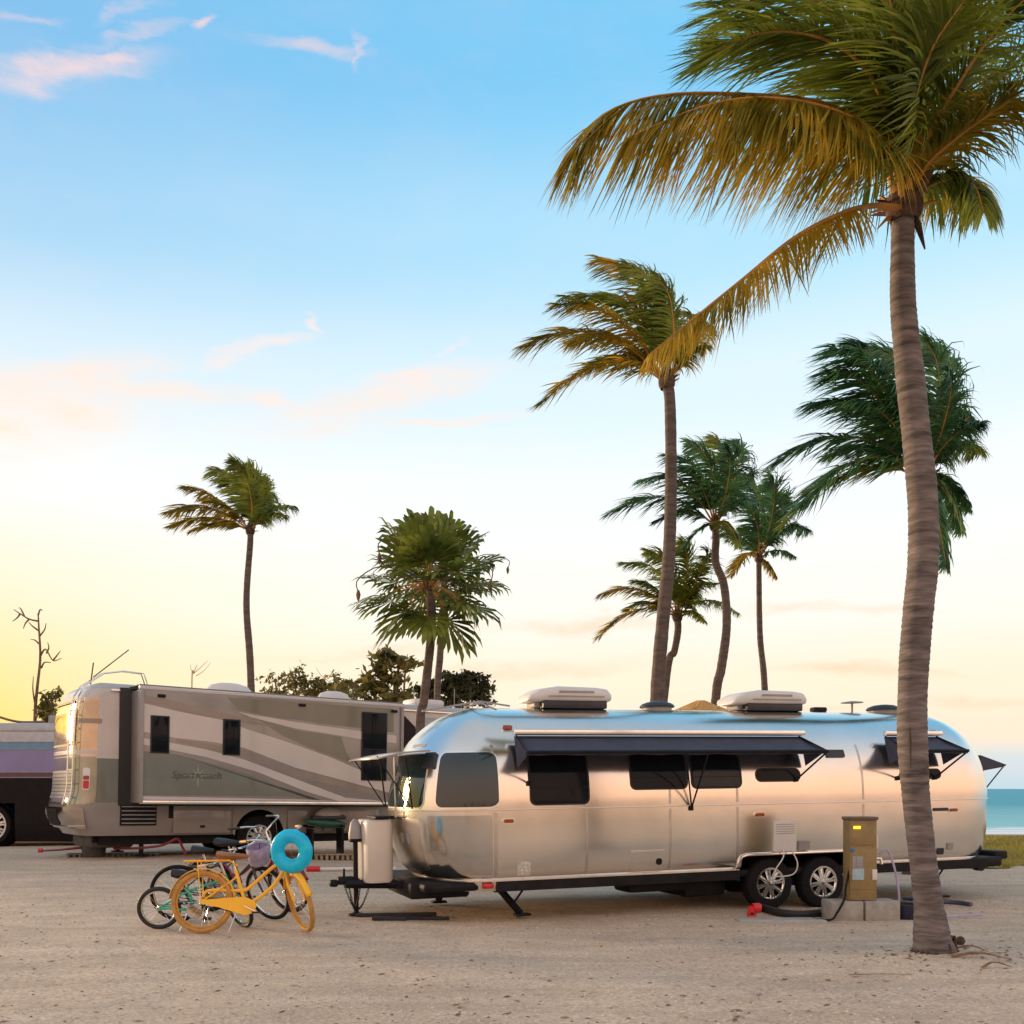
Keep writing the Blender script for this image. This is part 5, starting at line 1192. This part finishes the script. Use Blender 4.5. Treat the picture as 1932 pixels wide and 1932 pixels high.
# the upright, wind-swept mass
UP = [([(1700, 370, 9.6), (1690, 260, 9.4), (1660, 130, 9.2), (1590, 30, 9.0), (1480, -10, 8.9), (1360, 20, 8.8)], 1.15, 21), ([(1702, 370, 9.6), (1695, 240, 9.8), (1670, 110, 10.1), (1610, 10, 10.4), (1500, -60, 10.6), (1370, -60, 10.8)], 1.1, 22),
      ([(1704, 370, 9.6), (1698, 230, 9.2), (1690, 90, 8.8), (1660, -60, 8.5), (1580, -170, 8.3), (1470, -200, 8.2)], 1.2, 23), ([(1706, 370, 9.6), (1708, 220, 9.9), (1712, 60, 10.2), (1700, -100, 10.5), (1640, -220, 10.7)], 1.15, 24),
      ([(1708, 370, 9.6), (1718, 230, 9.3), (1735, 80, 9.0), (1740, -80, 8.7), (1700, -220, 8.5)], 1.1, 25), ([(1710, 370, 9.6), (1730, 240, 9.8), (1765, 110, 10.1), (1795, -30, 10.4), (1790, -180, 10.6)], 1.05, 26),
      ([(1712, 370, 9.6), (1745, 270, 9.3), (1800, 170, 9.0), (1860, 80, 8.8), (1920, 10, 8.6), (1990, -40, 8.5)], .95, 27), ([(1712, 375, 9.6), (1755, 300, 9.7), (1815, 230, 9.9), (1880, 150, 10.1), (1950, 90, 10.3)], .85, 28),
      ([(1712, 378, 9.6), (1750, 310, 9.4), (1805, 260, 9.2), (1860, 220, 9.0), (1905, 190, 8.9)], .7, 29), ([(1698, 375, 9.6), (1678, 270, 9.9), (1630, 170, 10.3), (1540, 100, 10.6), (1430, 85, 10.8), (1330, 110, 11)], 1.05, 30),
      ([(1700, 372, 9.6), (1682, 250, 9.2), (1640, 140, 8.9), (1560, 75, 8.6), (1450, 60, 8.5), (1350, 95, 8.4)], 1.05, 31), ([(1708, 372, 9.6), (1722, 260, 10.0), (1750, 160, 10.4), (1790, 60, 10.7), (1850, -40, 11)], 1.0, 32),
      ([(1708, 372, 9.6), (1712, 280, 9.2), (1725, 190, 8.8), (1760, 90, 8.5), (1820, 0, 8.3)], 1.0, 33)]
for k, (pp_, L_, sd_) in enumerate(UP):
    bf(pp_, L_, 82, LEAFO if k == 8 else LEAF, sd_, wind=(-1.25, .1, -.1) if k not in (6, 7, 8, 11, 12) else (-.8, .1, -.1), grav=.65, lift=.1, hint=(0.25, -1, .35) if k in (2, 3, 4, 5, 11, 12) else None, t0=.12, sweep=35, w=.04)
for (a, b, L_) in (((1690, 398), (1640, 402), .03), ((1688, 408), (1655, 432), .03), ((1722, 402), (1745, 470), .05)):
    MB().tube([P(*a, D0) - base, P((a[0] + b[0]) / 2, (a[1] + b[1]) / 2 - 6, D0) - base, P(*b, D0) - base], [.05, L_, .012], 7, flat=.5).build('old_leaf_base', STALK if L_ < .04 else FIB, big)

# palms standing behind the trailer
def far_palm(label, d, tpath, tw, c, tips, seed, m_leaf, m_alt=None, leaf=.26, n=64, wind=(-.75, .1, 0), grav=.9, bow=.16, alt=(), w=.05, name='palm_tree', group='coconut palms behind the vehicles'):
    b0 = P(tpath[-1][0], tpath[-1][1], d); k = (tpath[-1][0] - tpath[-2][0]) / (tpath[-1][1] - tpath[-2][1]); vg = HZ + CAMZ * PX / d
    bs0 = P(tpath[-1][0] + k * .35 * (vg - tpath[-1][1]), vg, d); bs0.z = gz(bs0.x, bs0.y) - .05
    t = thing(name, label, 'palm tree', bs0, group=group)
    pth = [bs0] + [P(u, v, d) for u, v in tpath[::-1]] + [P(c[0], c[1], d)]
    trunk(t, bs0, pth, [tw * 1.25, tw * 1.05, tw, tw * .95, tw * .85, tw * .8], BARK2, ring=.09, n=12, seed=seed, res=140)
    cc = P(c[0], c[1], d); crown_boots(t, bs0, cc, tw * .95, seed, 9)
    rg = random.Random(seed)
    for i, (u, v) in enumerate(tips):
        dd = rg.uniform(-1, 1) * 1.3
        tip = P(u, v, d + dd); L_ = (tip - cc).length; vec = tip - cc
        upv = Vector((0, 0, 1)); horiz = Vector((vec.x, vec.y, 0)).length / max(L_, .01)
        mid1 = cc + vec * .3 + upv * L_ * bow * (.6 + .6 * horiz) ; mid2 = cc + vec * .68 + upv * L_ * bow * (.55 + .6 * horiz)
        if vec.z > 0 and horiz < .75:
            mid1 += Vector((.10 * L_, 0, 0)); mid2 += Vector((.10 * L_, 0, .02 * L_))
        mm = m_alt if (m_alt and i in alt) else m_leaf
        vert = vec.z / L_ > .75
        add_frond(t, bs0, [cc, mid1, mid2, tip], max(.4, L_ * leaf * 1.15), int(n * 1.5), w * .78, wind, grav, seed * 50 + i, mm, tw * .22, hint=(.25, -1, .3) if vert else None, t0=.16, nseg=4, lift=.08, g0=.12)
    return t
far_palm('coconut palm with golden fronds behind the middle of the trailer', 20, [(1264, 760), (1266, 900), (1262, 1050), (1250, 1180), (1240, 1320)], .135, (1258, 722),
         [(985, 655), (1018, 762), (1048, 575), (1075, 645), (1065, 560), (1130, 490), (1182, 498), (1238, 522), (1338, 612), (1330, 655), (1100, 700), (1130, 560), (1300, 590), (1215, 540)], 41, LEAF, LEAFO, alt=(0, 1, 2, 3, 5, 8, 12), w=.045, n=80)
far_palm('dark green palm with a crooked trunk behind the trailer', 27, [(1351, 1015), (1350, 1060), (1366, 1105), (1371, 1180), (1361, 1260), (1350, 1325)], .125, (1349, 992),
         [(1150, 968), (1212, 905), (1256, 858), (1300, 836), (1345, 826), (1392, 836), (1412, 895), (1428, 950), (1290, 1035), (1395, 1030), (1370, 845), (1235, 985), (1285, 880)], 42, LEAFD, LEAF, alt=(4, 9), w=.06, leaf=.3)
far_palm('slim dark palm right of the crooked palm', 32, [(1432, 1085), (1434, 1200), (1443, 1305)], .105, (1432, 1055),
         [(1372, 930), (1402, 905), (1452, 898), (1480, 935), (1502, 990), (1524, 1000), (1500, 1050), (1465, 1088), (1380, 1085), (1395, 1000), (1350, 1010), (1440, 920)], 43, LEAFD, LEAFO, alt=(7, 8), w=.065, leaf=.3)
far_palm('low leaning palm partly behind the golden palm trunk', 29, [(1279, 1190), (1272, 1230), (1258, 1275)], .12, (1278, 1165),
         [(1128, 1202), (1134, 1122), (1178, 1062), (1222, 1040), (1285, 1022), (1335, 1040), (1352, 1100), (1392, 1156), (1330, 1172), (1195, 1095), (1310, 1120), (1180, 1150)], 44, LEAF, LEAFO, alt=(0, 1), w=.06, leaf=.28)
far_palm('dense dark palm mostly hidden behind the leaning foreground trunk', 19, [(1742, 960), (1740, 1080), (1725, 1260), (1722, 1345)], .13, (1742, 905),
         [(1462, 872), (1482, 985), (1505, 958), (1530, 760), (1560, 700), (1572, 655), (1605, 652), (1660, 660), (1745, 640), (1775, 655), (1790, 700), (1832, 785), (1857, 795), (1850, 850), (1828, 960), (1785, 1066), (1815, 1000), (1560, 860), (1600, 760), (1650, 720)], 45, LEAFD, LEAF, alt=(13, 1), w=.05, n=84, leaf=.3, wind=(-.8, .1, -.1))
far_palm('lone slender palm rising over the motorhome roof', 31, [(472, 1025), (465, 1140), (473, 1275)], .115, (472, 1002),
         [(318, 966), (322, 992), (350, 918), (398, 886), (438, 868), (470, 876), (498, 900), (512, 930), (555, 955), (540, 972), (360, 1002), (420, 905), (385, 940)], 46, LEAF, LEAFO, alt=(0, 1, 2, 10, 12), w=.07, leaf=.28, bow=.1)

# fan palms
def fan_palm(label, d, tpath, tw, c, Rc, n, seed, hanging=8):
    vg = HZ + CAMZ * PX / d; b0 = P(tpath[-1][0], vg, d); b0.z = gz(b0.x, b0.y) - .05
    t = thing('fan_palm', label, 'palm tree', b0, group='fan palms beside the motorhome'); r = np.random.default_rng(seed)
    trunk(t, b0, [b0] + [P(u, v, d) for u, v in tpath[::-1]] + [P(c[0], c[1], d)], [tw * 1.2, tw, tw, tw * .9], BARK2, n=12, seed=seed, res=120)
    cc = P(c[0], c[1], d) - b0; crown_boots(t, b0, P(c[0], c[1], d), tw, seed, 10)
    for i in range(n):
        a = i * 2.39996; e = math.radians(-52 + 132 * (i + .5) / n + r.normal(0, 7))
        dv = Vector((math.cos(a) * math.cos(e), math.sin(a) * math.cos(e), math.sin(e)))
        pl = Rc * r.uniform(.42, .62); mid = cc + dv * pl * .5 + Vector((0, 0, .10 * Rc)); hub = cc + dv * pl
        lf = MB().tube([tuple(p) for p in spline([cc, mid, hub], 8)], [.02] * 4 + [.014] * 4, 5).build('fan_leaf', STALK, t)
        fr = Rc * r.uniform(.50, .66); side = dv.cross(Vector((0, 0, 1)))
        if side.length < .2: side = Vector((1, 0, 0))
        side.normalize(); nn = side.cross(dv).normalized(); V = []; F = []; ns = 22
        for k in range(ns):
            w = math.radians(-118 + 236 * (k + .5) / ns); w2 = math.radians(236 / ns * .5)
            dirs = []
            for ww in (w - w2, w + w2): dirs.append(dv * math.cos(ww) + side * math.sin(ww))
            md_ = dv * math.cos(w) + side * math.sin(w); fold = nn * (.03 * fr * (1 if k % 2 else -1)); L2 = fr * (.75 + .25 * math.cos(w)) * r.uniform(.85, 1.08)
            dr = Vector((-.06, 0, -.15)) * fr * r.uniform(.3, 1.6)
            b = len(V); V += [hub, hub + dirs[0] * L2 * .7 + fold, hub + dirs[1] * L2 * .7 + fold, hub + dirs[1] * L2 * .88 + dr * .35 - (dirs[1] - md_) * L2 * .3, hub + dirs[0] * L2 * .88 + dr * .35 - (dirs[0] - md_) * L2 * .3, hub + md_ * L2 + dr]
            F += [(b, b + 1, b + 2), (b + 1, b + 4, b + 3, b + 2), (b + 4, b + 5, b + 3)]
        o = MB().add(V, F).build('blade', LEAFF, lf, smooth=False)
    for k, (du, dv_) in enumerate(((-130, 10), (120, -10), (-90, -60))[:3]):    # drooping seed stalks
        e = P(c[0] + du, c[1] + dv_, d) - b0
        MB().tube([tuple(p) for p in spline([cc, cc.lerp(e, .6) + Vector((0, 0, .5)), e + Vector((0, 0, .3)), e], 12)], .012, 5).lathe([(.001, -.14), (.03, -.08), (.045, .0), (.03, .06), (.001, .10)], e, n=8).build('seed_stalk', TWIG, t)
fan_palm('fan palm in front of the motorhome with dark pleated leaves', 19.5, [(815, 1150), (812, 1215), (800, 1320), (793, 1372)], .085, (806, 1112), 1.42, 31, 51)
fan_palm('fan palm behind the motorhome roof, its crown above the nearer one', 30, [(836, 1150), (830, 1240), (825, 1320)], .10, (838, 1085), 1.75, 26, 52)

# ------------------------------------------------------------------ shrubs, bare tree, thatched hut, litter
def shrub(label, d, blobs, nl, size, seed, m=SHRUB, stems=6, name='shrub'):
    u0 = sum(b[0] for b in blobs) / len(blobs); b0 = P(u0, HZ + CAMZ * PX / d, d); b0.z = gz(b0.x, b0.y) - .05
    t = thing(name, label, 'shrub', b0, group='shrubs behind the motorhome'); r = np.random.default_rng(seed); V = []; F = []
    for (u, v, ru, rv_, wt) in blobs:
        c = np.array(P(u, v, d) - b0); n = int(nl * wt); nc = 16; cq = nrmv(r.normal(0, 1, (nc, 3))) * (r.random((nc, 1)) ** .5) * 1.15; ci = r.integers(0, nc, n)
        q = cq[ci] + r.normal(0, .17, (n, 3))
        p = c + q * np.array([ru, max(ru, .8 * PX / d * .3) * .9, rv_]) * d / PX
        p += r.normal(0, .05, (n, 3))
        a = nrmv(r.normal(0, 1, (n, 3))); bb_ = nrmv(np.cross(a, r.normal(0, 1, (n, 3)))); s_ = size * r.uniform(.6, 1.3, (n, 1))
        k = len(V) * 0 + sum(len(x) for x in V)
        arr = np.stack([p - a * s_, p - bb_ * s_ * .45 + a * s_ * .1, p + a * s_, p + bb_ * s_ * .45 + a * s_ * .1], 1).reshape(-1, 3)
        V.append(arr); F.append(k + (np.arange(n) * 4)[:, None] + np.array([[0, 1, 2, 3]]))
    V = np.concatenate(V); F = np.concatenate(F)
    me = bpy.data.meshes.new('crown'); me.from_pydata(V.tolist(), [], F.tolist()); me.update(); o = mkobj('crown', me, m, t, False); tag(o, kind='stuff')
    st = MB()
    for (u, v, ru, rv_, wt) in blobs:
        c = P(u, v, d) - b0
        for k in range(stems // 2): 
            e = c + Vector((random.uniform(-1, 1) * ru, 0, random.uniform(-.2, 1) * rv_)) * (d / PX)
            st.tube([tuple(p) for p in spline([Vector((c.x * .5, 0, 0)), Vector((c.x * .8, 0, c.z * .6)), c, e], 10)], [.05] * 3 + [.03] * 4 + [.012] * 3, 5)
    st.build('stems', TWIG, t)
    return t
shrub('low olive shrubs just above the motorhome roof, left of the sea grape', 36, [(520, 1290, 30, 24, .35), (556, 1284, 30, 20, .7), (595, 1300, 44, 14, 1.2), (640, 1296, 40, 18, 1.4), (540, 1318, 60, 18, 1.2), (640, 1318, 70, 16, 1.4), (575, 1282, 14, 14, .2)], 300, .10, 61)
shrub('taller sparse sea grape with round leaves behind the motorhome', 34, [(725, 1236, 26, 10, .45), (752, 1250, 32, 10, .6), (722, 1264, 30, 12, .7), (765, 1258, 14, 10, .2), (706, 1284, 34, 16, .9), (744, 1285, 26, 16, .5), (685, 1302, 44, 14, 1.0), (740, 1312, 50, 16, .9)], 190, .16, 62)
shrub('dense dark round bush right of the fan palm trunks', 35, [(850, 1292, 34, 22, 1.6), (885, 1296, 36, 20, 1.8), (810, 1302, 30, 14, .8), (868, 1300, 40, 22, 1.5), (850, 1322, 60, 14, 1.2)], 800, .10, 63, m=mat('dark bush leaf', (.03, .042, .016), .7, 0, var=.5, vs=2, c2=(.055, .06, .02)))
shrub('olive bush between the coach and the motorhome rear', 34, [(98, 1322, 18, 20, .8), (86, 1338, 18, 14, .8), (95, 1352, 26, 12, .8)], 320, .09, 64)
def bare_tree(label, d, segs, m=TWIG, rad=.05):
    vg = HZ + CAMZ * PX / d; b0 = P(segs[0][0][0], vg, d); b0.z = gz(b0.x, b0.y) - .05
    t = thing('bare_tree', label, 'tree', b0, group='leafless trees on the skyline')
    for i, pl in enumerate(segs):
        pts = [P(u, v, d + random.uniform(-.3, .3) * (j > 0)) - b0 for j, (u, v) in enumerate(pl)]
        if i == 0: pts = [Vector((0, 0, 0))] + pts
        k = 20; C = spline(pts, k); r_ = rad if i == 0 else rad * .4
        MB().tube([tuple(p) for p in C], [r_ * (1 - .8 * j / k) + .006 for j in range(k)], 6).build('trunk' if i == 0 else 'branch', m, t)
bare_tree('tall leafless tree against the yellow sky at the left edge', 34, [[(66, 1360), (70, 1300), (76, 1240), (73, 1180), (72, 1158)], [(72, 1172), (55, 1168), (38, 1158), (26, 1150)], [(73, 1190), (62, 1182), (54, 1174)], [(76, 1238), (86, 1225), (100, 1246), (116, 1242)], [(66, 1330), (62, 1300), (63, 1276)], [(75, 1200), (84, 1188), (87, 1176)], [(38, 1158), (32, 1166), (24, 1172)], [(78, 1260), (84, 1250), (96, 1250)], [(72, 1160), (76, 1150), (80, 1152)], [(55, 1168), (48, 1176), (44, 1186)], [(46, 1163), (40, 1150), (36, 1146)], [(100, 1246), (108, 1236), (114, 1228)], [(88, 1232), (92, 1222), (90, 1212)], [(74, 1215), (66, 1208), (58, 1206)]], rad=.065)
bare_tree('faint leafless sapling above the motorhome roof, left of the lone palm', 60, [[(362, 1290), (366, 1268), (372, 1255)], [(366, 1270), (380, 1258), (392, 1246)], [(370, 1275), (384, 1266), (398, 1250)], [(366, 1272), (360, 1262), (360, 1254)]], mat('pale twig', (.55, .42, .26), .9), .05)
bare_tree('pale leafless sapling behind the olive shrubs right of the lone palm', 60, [[(612, 1295), (620, 1280), (630, 1262)], [(618, 1284), (604, 1272), (596, 1258)], [(622, 1276), (634, 1275), (640, 1266)], [(560, 1290), (552, 1270), (545, 1258)], [(575, 1290), (570, 1266), (578, 1252)]], mat('pale twig', (.55, .42, .26), .9), .05)
# thatched hut roof behind the trailer
hd = 25; hp = P(1322, HZ + CAMZ * PX / hd, hd); hp.z = gz(hp.x, hp.y)
t = thing('thatched_hut', 'straw thatched hut roof just showing over the trailer roof', 'hut', hp)
THA = mat('straw thatch', (.62, .34, .10), .9, 0, var=.35, vs=8, bump=.6, bs=30, stretch=(3, 3, .6))
zt = P(1322, 1322, hd).z; r = random.Random(3)
for k in range(5):
    z1 = zt - .16 * k; m = MB(); r0, r1 = .12 + .36 * k, .62 + .36 * k; vs = []; n = 48
    for j in range(n):
        a = 2 * math.pi * j / n; q = r1 * r.uniform(.94, 1.05)
        vs += [(r0 * math.cos(a), r0 * math.sin(a), z1 - hp.z), (q * math.cos(a), q * math.sin(a), z1 - hp.z - .25 + r.uniform(-.03, .03))]
    m.add(vs, [(2 * j, 2 * j + 1, (2 * j + 3) % (2 * n), (2 * j + 2) % (2 * n)) for j in range(n)]).build('thatch_layer', THA, t)
for (x, y) in ((-1.3, -1.3), (1.3, -1.3), (-1.3, 1.3), (1.3, 1.3)): MB().tube([(x, y, 0), (x, y, zt - hp.z - .8)], .08, 10).build('post', TWIG, t)
# litter round the palm foot
DRY = mat('dry palm litter', (.26, .15, .08), .9, 0, var=.4, vs=9)
for i, (u, v, L_, a, rr, lab) in enumerate(((1850, 1822, .5, -18, .025, 'dry brown frond stalk on the sand right of the palm foot'), (1880, 1834, .28, 12, .018, 'short dry stalk farthest right of the palm foot'), (1832, 1810, .3, -30, .02, 'grey dry stalk close to the right of the palm foot'), (1660, 1842, .55, 6, .008, 'thin reddish twig on the sand left of the palm foot'))):
    p = gp(u, v); m = MB().tube([tuple(q) for q in spline([(-L_ / 2, 0, .015), (0, .03, .05 if i < 3 else .012), (L_ / 2, -.02, .012)], 10)], [rr * (1 - .6 * k / 9) for k in range(10)], 6, flat=.6)
    o = tag(m.build('dry_stalk', DRY), lab, 'dry stalk', 'palm litter on the sand'); o.location = p; o.rotation_euler = (0, 0, R(a))
p = gp(1812, 1786); o = MB().lathe([(.001, -.07), (.05, -.05), (.075, 0), (.05, .06), (.001, .08)], (0, 0, .06), n=12).build('coconut_husk', FIB); tag(o, 'small dark coconut husk against the right side of the palm foot', 'husk'); o.location = p; o.scale = (.65, .65, .65)
# scattered leaf litter
def leaf_litter():
    r = np.random.default_rng(77); n = 520; y = 6.2 + 9 * r.random(n) ** 1.5; x = (r.random(n) - .5) * (y * 1.1)
    k = 160; ang = r.random(k) * 6.283; rad = np.abs(r.normal(0, .55, k)) + .15; x[:k] = base.x + .05 + rad * np.cos(ang) * 1.5; y[:k] = base.y + rad * np.sin(ang) * .8
    z = gzv(x, y) + .004; a = r.random(n) * 6.283; L_ = r.uniform(.012, .05, n); w = L_ * r.uniform(.15, .45, n); ca, sa = np.cos(a), np.sin(a); tl = r.uniform(0, .012, n)
    V = np.stack([np.stack([x - ca * L_, y - sa * L_, z], 1), np.stack([x - sa * w, y + ca * w, z + tl], 1), np.stack([x + ca * L_, y + sa * L_, z + tl * .5], 1), np.stack([x + sa * w, y - ca * w, z], 1)], 1).reshape(-1, 3)
    F = (np.arange(n) * 4)[:, None] + np.array([[0, 1, 2, 3]])
    me = bpy.data.meshes.new('leaf_litter'); me.from_pydata(V.tolist(), [], F.tolist()); me.update()
    tag(mkobj('leaf_litter', me, mat('brown leaf litter', (.20, .12, .07), .9, 0, var=.5, vs=3), None, False), 'bits of brown leaf litter scattered on the sand', 'leaf litter', kind='stuff')
leaf_litter()

def hedgerow():
    r = np.random.default_rng(31); V = []; k = 0; F = []
    for i in range(34):
        x = -22 + 62 * r.random(); y = -16 - 14 * r.random(); h = r.uniform(.8, 2.6); n = 420; w = r.uniform(1.2, 2.6)
        q = nrmv(r.normal(0, 1, (n, 3))) * r.random((n, 1)) ** .4
        p = np.array([x, y, h * .5]) + q * np.array([w, w, h * .55]); a = nrmv(r.normal(0, 1, (n, 3))); b = nrmv(np.cross(a, r.normal(0, 1, (n, 3)))); s_ = r.uniform(.08, .2, (n, 1))
        V.append(np.stack([p - a * s_, p - b * s_ * .5, p + a * s_, p + b * s_ * .5], 1).reshape(-1, 3)); F.append(k + (np.arange(n) * 4)[:, None] + np.array([[0, 1, 2, 3]])); k += n * 4
    me = bpy.data.meshes.new('hedgerow'); me.from_pydata(np.concatenate(V).tolist(), [], np.concatenate(F).tolist()); me.update()
    tag(mkobj('hedgerow', me, SHRUB, None, False), 'dark scrub across the lot, mirrored in the trailer side', 'scrub', kind='stuff')
hedgerow()
